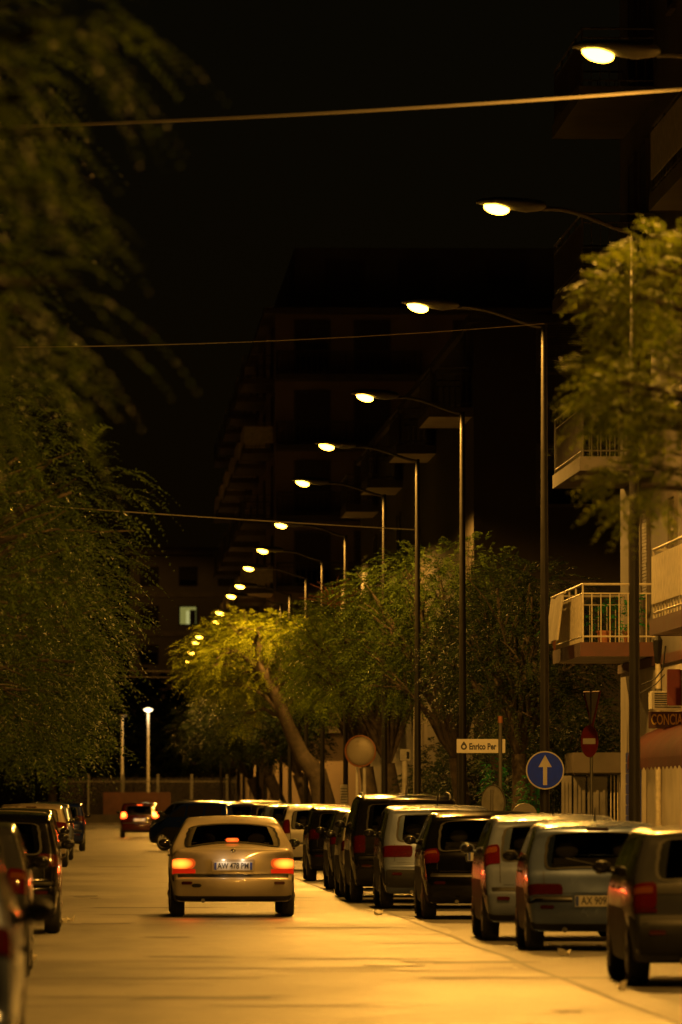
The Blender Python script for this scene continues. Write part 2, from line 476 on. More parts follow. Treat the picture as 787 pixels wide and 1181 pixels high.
class Body:
    def __init__(s, kind, L, W, H):
        pr = PROFILES[kind]
        s.pr, s.L, s.W, s.H = pr, L, W, H
        P = np.array([(y * L, z * H) for y, z in pr['pts']])
        n = len(P)
        out = []
        for i in range(n):
            p0, p1, p2, p3 = P[i - 1], P[i], P[(i + 1) % n], P[(i + 2) % n]
            d = np.linalg.norm(p2 - p1)
            # limited tangents keep the corners tight
            m1 = (p2 - p0); m1 = m1 / (np.linalg.norm(m1) + 1e-9) * min(d, np.linalg.norm(p1 - p0)) * 0.95
            m2 = (p3 - p1); m2 = m2 / (np.linalg.norm(m2) + 1e-9) * min(d, np.linalg.norm(p3 - p2)) * 0.95
            for k in range(NSEG):
                u = k / NSEG
                h00 = 2*u**3 - 3*u**2 + 1; h10 = u**3 - 2*u**2 + u
                h01 = -2*u**3 + 3*u**2; h11 = u**3 - u**2
                out.append(h00 * p1 + h10 * m1 + h01 * p2 + h11 * m2)
        s.P = np.array(out)
        s.N = len(s.P)
        tg = np.roll(s.P, -2, 0) - np.roll(s.P, 2, 0)
        tg /= np.linalg.norm(tg, axis=1)[:, None] + 1e-9
        s.n = np.stack([-tg[:, 1], tg[:, 0]], 1)
        s.r = np.full(s.N, 0.085)
        idx = np.arange(s.N)
        roofi = pr['roof'] * NSEG
        wsi = pr['ws'][1] * NSEG
        s.roofi, s.wsi = roofi, wsi
        s.bow = np.full(s.N, 0.03)
        s.bow[:roofi - NSEG] = pr['bow']
        s.bow[roofi:pr['ws'][0] * NSEG] = 0.025
        s.bow[wsi:] = 0.06
        low = [i for i in range(s.N) if s.P[i, 1] < .2 * H and .06 * L < s.P[i, 0] < .94 * L]
        s.bow[low] = 0.0
        for _ in range(5):
            s.bow = (np.roll(s.bow, 1) + s.bow + np.roll(s.bow, -1)) / 3
        bd = s.n.copy()
        bd[bd[:, 1] < 0, 1] = 0
        wb = pr['win'][0] * NSEG
        lidt = 7 * NSEG - 3 if pr is PROFILES['sedan'] else wb
        bd[:lidt] = (-1, 0)
        if pr is PROFILES['sedan']:
            s.bow[lidt:wb - 2] = .03
        for _ in range(4):
            s.bow = (np.roll(s.bow, 1) + s.bow + np.roll(s.bow, -1)) / 3
            bd = (np.roll(bd, 1, 0) + bd + np.roll(bd, -1, 0)) / 3
        s.bd = bd
        s.r[low] = .05
        for _ in range(4):
            s.r = (np.roll(s.r, 1) + s.r + np.roll(s.r, -1)) / 3
        s.zr = np.maximum.accumulate(s.P[:roofi + NSEG, 1]) + np.arange(roofi + NSEG) * 1e-7
        fr = s.P[wsi:wsi + 6 * NSEG, 1]
        s.zf = np.minimum.accumulate(fr) - np.arange(len(fr)) * 1e-7
    def tz(s, z):
        return float(np.interp(z, s.zr, np.arange(len(s.zr))))
    def tzf(s, z):
        return float(s.wsi + np.interp(-z, -s.zf, np.arange(len(s.zf))))
    def w(s, y, z):
        H, L = s.H, s.L
        e = abs(y / L - .5) * 2
        pl = 1 - .085 * e ** 5
        b = .66 * H
        k = z / H
        if z <= b:
            tu = 1 - .05 * ((k - .46) / .34) ** 2
        else:
            u = (z - b) / (H - b)
            lo = 1 - .05 * ((.66 - .46) / .34) ** 2
            tu = lo + (s.pr['tum'] - lo) * (u * .85 + .15 * u * u) * 1.0
        return s.W / 2 * pl * tu
    def S(s, t, v):
        t = t % s.N
        i = int(t); f = t - i; j = (i + 1) % s.N
        P = s.P[i] * (1 - f) + s.P[j] * f
        n = s.n[i] * (1 - f) + s.n[j] * f
        n = n / (np.linalg.norm(n) + 1e-9)
        r = s.r[i] * (1 - f) + s.r[j] * f
        bw = s.bow[i] * (1 - f) + s.bow[j] * f
        bn = s.bd[i] * (1 - f) + s.bd[j] * f
        Q = P - n * r - bn * bw
        a = s.w(Q[0], Q[1]) - r
        av = abs(v); sg = -1 if v < 0 else 1
        if av <= a:
            x = av; q = P - bn * bw * (av / a) ** 2
        elif av <= a + r * math.pi / 2:
            ph = (av - a) / r
            x = a + r * math.sin(ph); q = P - bn * bw - n * r * (1 - math.cos(ph))
        else:
            C = s.C(Q)
            d = C - Q
            q = Q + d / (np.linalg.norm(d) + 1e-9) * (av - a - r * math.pi / 2)
            x = s.w(q[0], q[1])
        return np.array((sg * x, q[0], q[1]))
    def C(s, Q):
        return np.array((min(max(Q[0], .24 * s.L), .76 * s.L), .48 * s.H))
    def a(s, t):
        t = t % s.N
        i = int(t)
        Q = s.P[i] - s.n[i] * s.r[i] - s.bd[i] * s.bow[i]
        return s.w(Q[0], Q[1]) - s.r[i]
    def normal(s, t, v):
        e, g = .12, .012
        d1 = s.S(t + e, v) - s.S(t - e, v)
        d2 = s.S(t, v + g) - s.S(t, v - g)
        n = np.cross(d1, d2)
        ln = np.linalg.norm(n)
        if ln < 1e-12:
            return np.array((0, 0, 1.0))
        n /= ln
        c = s.S(t, v) - np.array((0, s.L * .5, s.H * .45))
        return n if n.dot(c) > 0 else -n
    def shell(s, arches, slots):
        NS, NF, NR = 16, 4, 7
        ts = range(s.N)
        cols = []
        for t in ts:
            a = s.a(t); r = s.r[t]
            Q = s.P[t] - s.n[t] * r - s.bd[t] * s.bow[t]
            C = s.C(Q); D = np.linalg.norm(C - Q)
            vs = []
            for k in range(NR, 0, -1):
                vs.append(-(a + r * math.pi / 2 + D * k / NR))
            for k in range(NF, 0, -1):
                vs.append(-(a + r * math.pi / 2 * k / NF))
            for k in range(NS + 1):
                vs.append(a * (-1 + 2 * k / NS))
            for k in range(1, NF + 1):
                vs.append(a + r * math.pi / 2 * k / NF)
            for k in range(1, NR + 1):
                vs.append(a + r * math.pi / 2 + D * k / NR)
            cols.append([s.S(t, v) for v in vs])
        nc = len(cols[0])
        bm = bmesh.new()
        V = [[bm.verts.new(p) for p in c] for c in cols]
        w0, w1 = s.pr['win'][0] * NSEG, s.pr['win'][1] * NSEG
        f0, f1 = s.pr['ws'][0] * NSEG, s.pr['ws'][1] * NSEG
        s0 = NR + NF + 2
        s1 = NR + NF + NS - 2
        for i in range(s.N):
            j = (i + 1) % s.N
            for c in range(nc - 1):
                try:
                    f = bm.faces.new((V[i][c], V[j][c], V[j][c + 1], V[i][c + 1]))
                except ValueError:
                    continue
                if s0 <= c < s1 and (w0 + 1 <= i < w1 or f0 <= i < f1 - 1):
                    f.material_index = 1
                elif s.P[i, 1] < .17 * s.H and .05 * s.L < s.P[i, 0] < .95 * s.L:
                    f.material_index = 2
                f.smooth = True
        bmesh.ops.remove_doubles(bm, verts=bm.verts[:], dist=2e-4)
        bmesh.ops.recalc_face_normals(bm, faces=bm.faces[:])
        me = bpy.data.meshes.new('body')
        bm.to_mesh(me); bm.free()
        for m in slots:
            me.materials.append(m)
        cut = MB()
        for (yw, rw) in arches:
            for sg in (-1, 1):
                x0, x1 = sorted((sg * (s.W / 2 - .25), sg * (s.W / 2 + .2)))
                cut.lathe([(rw, x0), (rw, x1)], (0, yw, rw * .86), 'X', 36)
        cm = bpy.data.meshes.new('cut')
        cm.from_pydata(cut.v, [], cut.f)
        b2 = bmesh.new(); b2.from_mesh(cm)
        bmesh.ops.recalc_face_normals(b2, faces=b2.faces[:])
        for f in b2.faces: f.material_index = 2
        b2.to_mesh(cm); b2.free()
        for m in slots:
            cm.materials.append(m)
        ob = bpy.data.objects.new('b', me); oc = bpy.data.objects.new('c', cm)
        COL.objects.link(ob); COL.objects.link(oc)
        md = ob.modifiers.new('x', 'BOOLEAN')
        md.operation = 'DIFFERENCE'; md.object = oc; md.solver = 'MANIFOLD'
        try: md.material_mode = 'INDEX'
        except Exception: pass
        dg = bpy.context.evaluated_depsgraph_get()
        res = None
        for solver in ('MANIFOLD', 'EXACT', 'FAST'):
            md.solver = solver
            dg = bpy.context.evaluated_depsgraph_get()
            dg.update()
            rs = bpy.data.meshes.new_from_object(ob.evaluated_get(dg))
            if len(rs.polygons) > 1500 and max(abs(v.co.x) for v in rs.vertices) < s.W / 2 + .03:
                res = rs
                break
            print('BOOLEAN', solver, 'failed', len(rs.polygons))
        if res is None:
            res = me
        bpy.data.objects.remove(ob); bpy.data.objects.remove(oc)
        bm = bmesh.new(); bm.from_mesh(res)
        bmesh.ops.delete(bm, geom=[f for f in bm.faces if f.material_index == 1], context='FACES')
        bm.to_mesh(res); bm.free()
        return res
    def patch(s, t0, t1, va, vb, off=.006, nt=10, nv=14, rc=0.03, skirt=.012, ring=0.0):
        """a plate lying on the body between profile positions t0..t1 and lateral arcs va..vb
        (numbers or functions of 0..1); ring > 0 leaves only a border of that width"""
        fa = va if callable(va) else (lambda a: va)
        fb = vb if callable(vb) else (lambda a: vb)
        hh = np.linalg.norm(s.S(t1, fa(.5)) - s.S(t0, fa(.5)))
        def grid(sh):
            rows = []
            for i in range(nt + 1):
                c = .5 - .5 * math.cos(math.pi * i / nt)
                a = (sh + c * (hh - 2 * sh)) / hh
                d = min(c, 1 - c) * (hh - 2 * sh)
                rr = max(rc - sh, .004)
                ins = rr - math.sqrt(max(0, rr * rr - (rr - d) ** 2)) if d < rr else 0
                l, r_ = fa(a) + ins + sh, fb(a) - ins - sh
                rows.append([(t0 + a * (t1 - t0), l + (r_ - l) * (.5 - .5 * math.cos(math.pi * k / nv))) for k in range(nv + 1)])
            return rows
        def pts(rows, o):
            return [[s.S(t, v) + s.normal(t, v) * o for t, v in row] for row in rows]
        def border(g):
            return [g[0][k] for k in range(nv + 1)] + [g[i][nv] for i in range(1, nt + 1)] + \
                   [g[nt][k] for k in range(nv - 1, -1, -1)] + [g[i][0] for i in range(nt - 1, 0, -1)]
        mb = MB()
        G = grid(0.0)
        top = pts(G, off)
        B = border(top)
        Lo = border(pts(G, off - skirt))
        n = len(B)
        if ring:
            I = border(pts(grid(ring), off))
            mb.add(B + I + Lo, [(k, (k + 1) % n, n + (k + 1) % n, n + k) for k in range(n)] +
                   [(k, 2 * n + k, 2 * n + (k + 1) % n, (k + 1) % n) for k in range(n)])
        else:
            m = nv + 1
            mb.add([p for row in top for p in row],
                   [(i * m + k, i * m + k + 1, (i + 1) * m + k + 1, (i + 1) * m + k) for i in range(nt) for k in range(nv)])
            if skirt:
                mb.add(B + Lo, [(k, n + k, n + (k + 1) % n, (k + 1) % n) for k in range(n)])
        return mb
    def side_window(s, y0, y1, sg, drop=.055, rise=.03):
        mb = MB()
        up = s.P[:]
        roof = [i for i in range(s.N) if s.P[i, 1] > .6 * s.H]
        ys = np.array([s.P[i, 0] - s.n[i, 0] * (s.bow[i] + s.r[i]) for i in roof])
        zs = np.array([s.P[i, 1] - s.n[i, 1] * (s.bow[i] + s.r[i]) for i in roof])
        o = np.argsort(ys); ys, zs = ys[o], zs[o]
        zb = .665 * s.H + rise
        rows = []
        for i in range(9):
            y = y0 + (y1 - y0) * i / 8
            zt = float(np.interp(y, ys, zs)) - drop + .06
            zt = max(zt, zb + .012)
            rows.append([(sg * (s.w(y, z) + .004), y, z) for z in (zb, (zb + zt) / 2, zt)])
        for i in range(8):
            for k in range(2):
                mb.add([rows[i][k], rows[i + 1][k], rows[i + 1][k + 1], rows[i][k + 1]], [(0, 1, 2, 3)])
        return mb

def wheel(root, x, y, rad, wid, sg, pale=False):
    t = MB().lathe([(rad * .64, -wid * .42), (rad * .88, -wid * .5), (rad * .97, -wid * .40), (rad, -wid * .2), (rad, wid * .2),
                    (rad * .97, wid * .40), (rad * .88, wid * .5), (rad * .64, wid * .42)], (0, 0, 0), 'X', 32, close=True)
    o = t.build('wheel', M['rubber'], root, True)
    o.location = (x, y, rad)
    rm = MB()
    h = sg * wid * .44
    rm.lathe([(rad * .66, h), (rad * .60, h + sg * .012), (rad * .56, h - sg * .01)], (0, 0, 0), 'X', 28)
    for k in range(7):
        w = 2 * math.pi * k / 7
        c, s_ = math.cos(w), math.sin(w)
        u, v = Vector((0, c, s_)), Vector((0, -s_, c))
        ps = []
        for hh in (h, h + sg * .016):
            for (rr, ww) in ((rad * .12, .03), (rad * .6, .038)):
                for q in (-1, 1):
                    p = u * rr + v * ww * q; p.x = hh
                    ps.append(p)
        rm.add(ps, [(0, 1, 3, 2), (4, 6, 7, 5), (0, 4, 5, 1), (2, 3, 7, 6), (0, 2, 6, 4), (1, 5, 7, 3)])
    rm.ell((h + sg * .012, 0, 0), (.02, rad * .17, rad * .17), 12, 8)
    r_ = rm.build('rim', M['bright_rim' if pale else 'rim'], o, False)
    return o

def car(label, X, Y, kind='hatch', L=3.9, W=1.66, H=1.42, col='silver', rot=0.0, group=None, cat='car', bumper=None,
        tail=None, lit=None, plate='', mirror='plastic', antenna=False, rails=False, strip=False, wrad=.285, name='parked_car',
        band=False, pale_rims=False, bright_roof=False, plate_z=None, hi_lamp=False):
    root = thing(name, label, cat, (X, Y, 0), rot, group)
    B = Body(kind, L, W, H)
    yr, yf = .185 * L, .80 * L
    pt = P_[col]
    me = B.shell([(yr, wrad + .055), (yf, wrad + .055)], [pt, M['plastic'], M['plastic']])
    me.polygons.foreach_set('use_smooth', [True] * len(me.polygons))
    try: me.set_sharp_from_angle(angle=R(38))
    except Exception: pass
    bo = bpy.data.objects.new('body', me); COL.objects.link(bo); bo.parent = root
    def add(mb, nm, m, parent=root, smooth=True, **k):
        return mb.build(nm, m, parent, smooth, **k)
    # glass
    w0, w1 = B.pr['win'][0] * NSEG, B.pr['win'][1] * NSEG
    f0, f1 = B.pr['ws'][0] * NSEG, B.pr['ws'][1] * NSEG
    wa = lambda k, ta, tb: (lambda a: k * .84 * B.a(ta + (tb - ta) * a))
    rw = add(B.patch(w0 + .6, w1 + .3, wa(-1, w0, w1), wa(1, w0, w1), .004, 12, 18, .09, 0), 'rear_window', M['glass'])
    add(B.patch(w0 + .2, w1 + .7, wa(-1.035, w0, w1), wa(1.035, w0, w1), .007, 14, 18, .11, .012, ring=.03), 'seal', M['plastic'], rw)
    ws = add(B.patch(f0 - .3, f1 - .6, wa(-1, f0, f1), wa(1, f0, f1), .004, 10, 14, .06, 0), 'windscreen', M['glass'])
    add(B.patch(f0 - .6, f1 - .3, wa(-1.03, f0, f1), wa(1.03, f0, f1), .006, 10, 14, .08, .01, ring=.03), 'seal', M['plastic'], ws)
    yc = B.P[w1][0]; yw1 = B.P[f1][0]
    ya = max(yc * .55 + .22 * (1 if kind != 'sedan' else 2.2), .05 * L)
    pil = [(ya + .1, ya + (yw1 - ya) * .30), (ya + (yw1 - ya) * .33, ya + (yw1 - ya) * .60), (ya + (yw1 - ya) * .63, yw1 - .06)]
    if kind == 'sedan': pil = pil[1:]
    for sg in (-1, 1):
        for (p, q) in pil:
            add(B.side_window(p, q, sg), 'side_window', M['dark_glass'], smooth=False)
        for yy in (.42, .60):
            dh = MB()
            x = B.w(yy * L, .6 * H)
            dh.cbox(min(sg * (x - .005), sg * (x + .022)), max(sg * (x - .005), sg * (x + .022)), yy * L - .08, yy * L + .08, .6 * H - .012, .6 * H + .014, .008)
            add(dh, 'door_handle', M['plastic'])
        # wing mirror
        ym = yw1 - .17
        x = B.w(ym, .70 * H)
        mm = MB().ell((sg * (x + .095), ym, .69 * H + .04), (.085, .055, .06), 14, 10)
        mm.tube([(sg * (x - .02), ym + .03, .69 * H), (sg * (x + .06), ym + .01, .69 * H + .01)], .02, 8)
        mo = add(mm, 'wing_mirror', M['plastic'] if mirror == 'plastic' else pt)
        gl = MB().ell((sg * (x + .095), ym - .047, .69 * H + .04), (.07, .012, .047), 14, 8)
        add(gl, 'mirror_glass', M['dark_glass'], mo)
        # wheels
        for yy in (yr, yf):
            wheel(root, sg * (W / 2 - .105), yy, wrad, .185, sg, pale_rims)
        # headlight
        t0, t1 = B.tzf(.60 * H), B.tzf(.50 * H)
        aa = B.a((t0 + t1) / 2)
        v0, v1 = sorted((sg * (aa - .26), sg * (aa + .10)))
        add(B.patch(t0, t1, v0, v1, .006, 6, 10, .04), 'headlight', M['clear_lens'])
        # tail lamps
        T = dict(z0=.62, z1=.73, w=.26, wrap=.10, mat='red_lens', low=.0)
        T.update(tail or {})
        t0, t1 = B.tz(T['z0'] * H), B.tz(T['z1'] * H)
        aa = B.a((t0 + t1) / 2)
        v0, v1 = sorted((sg * (aa + B.r[0] * 1.2 - T['w']), sg * (aa + B.r[0] * 1.2 + T['wrap'])))
        lm = T['mat']
        tl = add(B.patch(t0, t1, v0, v1, .008, 8, 12, T.get('rc', .035)), 'tail_light', M[lm])
        if T['low']:
            add(B.patch(B.tz((T['z0'] - T['low']) * H), t0 - .04, v0, v1, .007, 4, 12, .012), 'lower_lens', M['lit_tail_low' if lit else 'dark_lens'], tl)
        if T.get('amber'):
            zz = T['amber']
            add(B.patch(B.tz((zz - .022) * H), B.tz((zz + .022) * H), v0 + .03, v1 - .03, .012, 4, 8, .015), 'indicator_lens', M['amber_lens'], tl)
        if T.get('rev'):
            zz = T['rev']
            m0 = (v0 + v1) / 2
            add(B.patch(B.tz((zz - .025) * H), B.tz((zz + .02) * H), m0 - .06, m0 + .05, .012, 4, 8, .02), 'reversing_lens', M['clear_lens'], tl)
        # bumper reflector
        zt = .34 * H
        aa = B.a(B.tz(zt))
        v0, v1 = sorted((sg * (aa - .02), sg * (aa - .16)))
        add(B.patch(B.tz(zt - .02), B.tz(zt + .018), v0, v1, .014, 3, 6, .012), 'reflector', M['dark_lens'])
    # bumper
    if bumper != 'paint':
        z0, z1 = (.22, .395) if not isinstance(bumper, tuple) else bumper
        tt0, tt1 = B.tz(z0 * H), B.tz(z1 * H)
        aa = B.a((tt0 + tt1) / 2)
        add(B.patch(tt0, tt1, -(aa + .45), aa + .45, .010, 8, 26, .03, .02), 'bumper', M['plastic'])
    else:
        z1 = .395
        aa = B.a(B.tz(z1 * H))
        add(B.patch(B.tz(z1 * H) - .1, B.tz((z1 + .03) * H), -(aa + .4), aa + .4, .004, 4, 26, .008, .01), 'bumper_seam', M['plastic'])
        add(B.patch(B.tz(.165 * H), B.tz(.21 * H), -(aa + .1), aa + .1, .005, 4, 20, .02, .01), 'bumper_lip', M['plastic'])
    if band:
        z0, z1 = band
        aa = B.a(B.tz(z0 * H))
        add(B.patch(B.tz(z0 * H), B.tz(z1 * H), -(aa - .10), aa - .10, .006, 6, 20, .02), 'rear_panel', M['plastic'])
    if strip:
        aa = B.a(B.tz(.37 * H))
        add(B.patch(B.tz(.375 * H), B.tz(.40 * H), -(aa + .3), aa + .3, .014, 4, 24, .015), 'rubbing_strip', M['chrome'])
    if kind == 'sedan':
        t_ = B.tz(.315 * H)
        add(B.patch(t_ - 1.0, t_ + .9, -.56, -.42, .005, 6, 10, .04), 'tow_eye_cover', M['plastic'])
    # boot seam and badge
    zs = .445 if kind != 'sedan' else .43
    tt = B.tz(zs * H)
    aa = B.a(tt) - .10
    add(B.patch(tt - .25, tt + .15, -aa, aa, .003, 2, 16, .004, .006), 'boot_seam', M['plastic'])
    if kind != 'sedan':
        for sg in (-1, 1):
            s0_, s1_ = B.tz(.455 * H), B.tz(.63 * H)
            vv = B.a(s0_) - .075
            va_, vb_ = sorted((sg * vv, sg * (vv + .009)))
            add(B.patch(s0_, s1_, va_, vb_, .0035, 6, 2, .004, .006), 'tailgate_seam', M['plastic'])
    tb = B.tz((.60 if kind != 'sedan' else .655) * H)
    p = B.S(tb, 0)
    add(MB().ell(p, (.032, .012, .03), 12, 8), 'badge', M['chrome'])
    # number plate
    pz = (plate_z or (.52 if kind == 'sedan' else .50)) * H
    p = B.S(B.tz(pz), 0)
    hw, hh = (.26, .056)
    pz0 = B.S(B.tz(pz - .05), 0)[1]; pz1 = B.S(B.tz(pz + .05), 0)[1]
    py = min(pz0, pz1, p[1]) - .012
    rec = MB().cbox(-hw - .03, hw + .03, py - .002, py + .03, pz - hh - .02, pz + hh + .035, .01)
    po = add(rec, 'plate_recess', M['plastic'] if bumper == 'x' else pt, smooth=False)
    pl = MB().cbox(-hw, hw, py - .010, py - .004, pz - hh, pz + hh, .002)
    po = add(pl, 'number_plate', M['plate'], smooth=False)
    for bx in (-hw + .004, hw - .038):
        bl = MB().box(bx, bx + .034, py - .0125, py - .0105, pz - hh + .006, pz + hh - .006)
        add(bl, 'plate_band', M['plate_blue'], po, smooth=False)
    if plate:
        text_mesh(plate, .112, M['ink'], po, Matrix.Translation((0, py - .0125, pz)) @ FACE, 'plate_number', .002, .74, .0015)
    if lit:
        for sx in (-.13, .13):
            ld = bpy.data.lights.new('plate_lamp', 'POINT')
            ld.energy = .5 if lit == 'near' else .35
            ld.color = (1.0, .78, .5)
            ld.shadow_soft_size = .01
            lo = bpy.data.objects.new('plate_lamp', ld)
            COL.objects.link(lo); lo.parent = root
            lo.location = (sx, py - .075, pz + hh + .035)
    if lit:
        for sg in (-1, 1):
            ld = bpy.data.lights.new('tail_bulb', 'SPOT')
            ld.spot_size = R(140)
            ld.spot_blend = .6
            ld.energy = 10 if lit == 'near' else 14
            ld.color = (1.0, .07, .008)
            ld.shadow_soft_size = .05
            lo = bpy.data.objects.new('tail_glow', ld)
            COL.objects.link(lo); lo.parent = root
            lo.location = (sg * W * .36, -.05, .52 * H)
            lo.rotation_euler = (R(-72), 0, 0)
    # third brake lamp
    if kind == 'sedan':
        q = B.S(w0 + .5, 0)
        tb_ = MB().cbox(-.085, .085, q[1] + .03, q[1] + .09, q[2] + .012, q[2] + .06, .012)
    else:
        q = B.S(w1 + 2.5, 0)
        tb_ = MB().cbox(-.12, .12, q[1] - .018, q[1] + .04, q[2] - .01, q[2] + .02, .008)
    add(tb_, 'brake_light', M['lit_brake'] if lit else M['dark_lens'], smooth=False)
    # wiper, aerial, rails, exhaust
    if kind != 'sedan':
        q0, q1 = B.S(w0 + .8, .02), B.S(w0 + 2.2, -.34)
        add(MB().tube([q0 + np.array((0, -.02, 0)), q1 + np.array((0, -.02, 0))], .009, 6), 'wiper', M['plastic'])
    if antenna:
        q = B.S(B.roofi + 8, 0)
        add(MB().tube([q, q + np.array((0, -.10, .14))], [.012, .005], 8), 'aerial', M['plastic'])
    if rails:
        for sg in (-1, 1):
            ps = []
            for k in range(12):
                t = B.roofi + 2 + k * 1.5
                q = B.S(t, sg * B.a(t) * .98)
                ps.append(q + np.array((0, 0, .035 if 0 < k < 11 else -.005)))
            add(MB().tube(ps, .016, 8), 'roof_rail', M['metal'])
    add(MB().lathe([(.028, 0), (.028, .14)], (-W * .24, -.0, .165 * H), 'Y', 12), 'exhaust', M['metal'])
    # seats
    def seat(x, y, wd, nm, heads):
        sb = MB()
        sb.cbox(x - wd / 2, x + wd / 2, y, y + .5, .20 * H, .36 * H, .05)
        bk = MB().cbox(-wd / 2, wd / 2, -.07, .07, 0, .40 * H, .06)
        bk.xform(Matrix.Translation((x, y + .02, .32 * H)) @ Matrix.Rotation(R(14), 4, 'X'))
        sb.add(bk.v, bk.f)
        for hx in heads:
            sb.ell((x + hx, y - .10, .32 * H + .40 * H + .06), (.12, .05, .085), 12, 8)
        add(sb, nm, M['seat'], angle=50)
    for sx in (-1, 1):
        seat(sx * W * .215, .47 * L, .48, 'seat', (0,))
    if L > 3:
        seat(0, (.27 if kind != 'sedan' else .32) * L, W * .66, 'rear_seat', (-W * .2, W * .2))
    return root
# ------------------------------------------------------------------ setting
def sheet(name, m, x0, x1, y0, y1, z, nx=1, ny=1):
    mb = MB()
    for i in range(nx):
        for j in range(ny):
            a, b = x0 + (x1 - x0) * i / nx, x0 + (x1 - x0) * (i + 1) / nx
            c, d = y0 + (y1 - y0) * j / ny, y0 + (y1 - y0) * (j + 1) / ny
            mb.add([(a, c, z), (b, c, z), (b, d, z), (a, d, z)], [(0, 1, 2, 3)])
    return struct(name, m, mb)

KR, KL = 6.55, -2.6           # kerb lines
TJ = 386.0                    # the street ends in a cross street here
sheet('ground', M['soil'], -700, 700, -200, 1500, -0.16)
sheet('road', M['road'], KL, KR, -30, TJ, 0.0, 1, 8)
sheet('cross_road', M['road'], -80, 90, TJ, TJ + 11, 0.0)
p = MB()
def walk(x0, x1, y0, y1):
    return MB().box(x0, x1, y0, y1, -.15, .13)
struct('pavement', M['paving'], walk(KR + .16, 9.6, -30, 127.5))
struct('pavement', M['paving'], walk(KR + .16, 9.9, 139, TJ - .2))
struct('pavement', M['paving'], walk(KL - 3.2, KL - .16, -30, TJ - .2))
struct('side_road', M['road'], MB().box(KR + .002, 60, 127.7, 138.8, -.15, .004))
for (a, b) in ((-30, 127.5), (139, TJ - .2)):
    k = MB()
    y = a
    while y < b - .01:
        y2 = min(y + 1.0, b)
        k.cbox(KR, KR + .155, y + .004, y2 - .004, -.15, .125, .018)
        y = y2
    struct('kerb', M['kerb'], k)
k = MB(); y = -30
while y < TJ - .3:
    k.cbox(KL - .155, KL, y + .004, min(y + 1.0, TJ - .2) - .004, -.15, .125, .018)
    y += 1.0
struct('kerb', M['kerb'], k)
struct('far_kerb', M['kerb'], MB().cbox(-80, 90, TJ + 11, TJ + 11.3, -.15, .14, .03))
struct('far_pavement', M['paving'], MB().box(-80, 90, TJ + 11.3, TJ + 13.5, -.15, .13))

# repairs in the asphalt: irregular thin sheets
def blob(name, m, cx, cy, rx, ry, z, n=22, jag=.25):
    vs = []
    for i in range(n):
        w = 2 * math.pi * i / n
        q = 1 + random.uniform(-jag, jag)
        c, s = math.cos(w), math.sin(w)
        k = 1.0 / max(abs(c), abs(s)) ** .6
        vs.append((cx + rx * c * q * k, cy + ry * s * q * k, z))
    return struct(name, m, MB().add(vs, [tuple(range(n))]))
for (px, py, rx, ry) in ((192, 1081, .30, .35), (214, 1103.5, .45, .28), (300, 1117, 1.3, .16), (150, 1128, 1.0, .14), (98, 1034, .22, 1.2),
                         (250, 985, 1.3, 1.6), (140, 1000, .7, .9), (430, 1120, 1.0, .10), (610, 1128, .8, .35), (420, 1106, .8, .22),
                         (180, 1047, .9, .5), (330, 1160, .7, .10), (120, 1150, .5, .12), (390, 1070, .7, .3)):
    Y = F * CH / (py - VY)
    blob('asphalt_repair', M['patch'], gx(px, Y), Y, rx, ry, .004)
rr = random.Random(5)
for k in range(34):
    Y = rr.uniform(46, 150)
    blob('asphalt_repair', M[('patch', 'bay', 'bay')[k % 3]], rr.uniform(-.6, 3.9), Y, rr.uniform(.08, .9), rr.uniform(.08, .6), .0022 + .00003 * k, 18, .4)
for k in range(16):                      # wandering cracks
    x, y = rr.uniform(-.3, 3.6), rr.uniform(48, 120)
    vs, fs = [], []
    dx = rr.choice((-1, 1)) * rr.uniform(.12, .3)
    for q in range(12):
        vs += [(x, y, .0034), (x + .01, y + rr.uniform(.03, .09), .0034)]
        x += dx; y += rr.uniform(-.25, .28)
    fs = [(2 * q, 2 * q + 2, 2 * q + 3, 2 * q + 1) for q in range(11)]
    struct('asphalt_crack', M['patch'], MB().add(vs, fs))
# long seam where the parking bay was laid against the lane
vs, fs = [], []
for i in range(60):
    y = 40 + i * 5.0
    x = 4.12 - .0022 * (y - 40) + random.uniform(-.03, .03)
    vs += [(x, y, .003), (x + .045 + random.uniform(0, .04), y, .003)]
fs = [(2 * i, 2 * i + 1, 2 * i + 3, 2 * i + 2) for i in range(59)]
struct('road_seam', M['patch'], MB().add(vs, fs))
vs, fs = [], []
for i in range(640):
    y = 30 + i * .5
    x = 4.24 - .0022 * (y - 40) + .10 * math.sin(y * .31) + .05 * math.sin(y * .83 + 1) + random.uniform(-.025, .025) - .28 * math.exp(-((y - 66) / 5.0) ** 2)
    vs += [(x, y, .0018), (KR - .001, y, .0018)]
fs = [(2 * i, 2 * i + 1, 2 * i + 3, 2 * i + 2) for i in range(639)]
struct('parking_bay', M['bay'], MB().add(vs, fs))
lid = MB().lathe([(.30, 0), (.30, .006), (.27, .006), (.27, .003), (.24, .003), (.24, .007)], (0, 0, .004), 'Z', 28)
o = struct('manhole_cover', M['metal'], lid); o.location = (gx(455, 66), 66, 0)

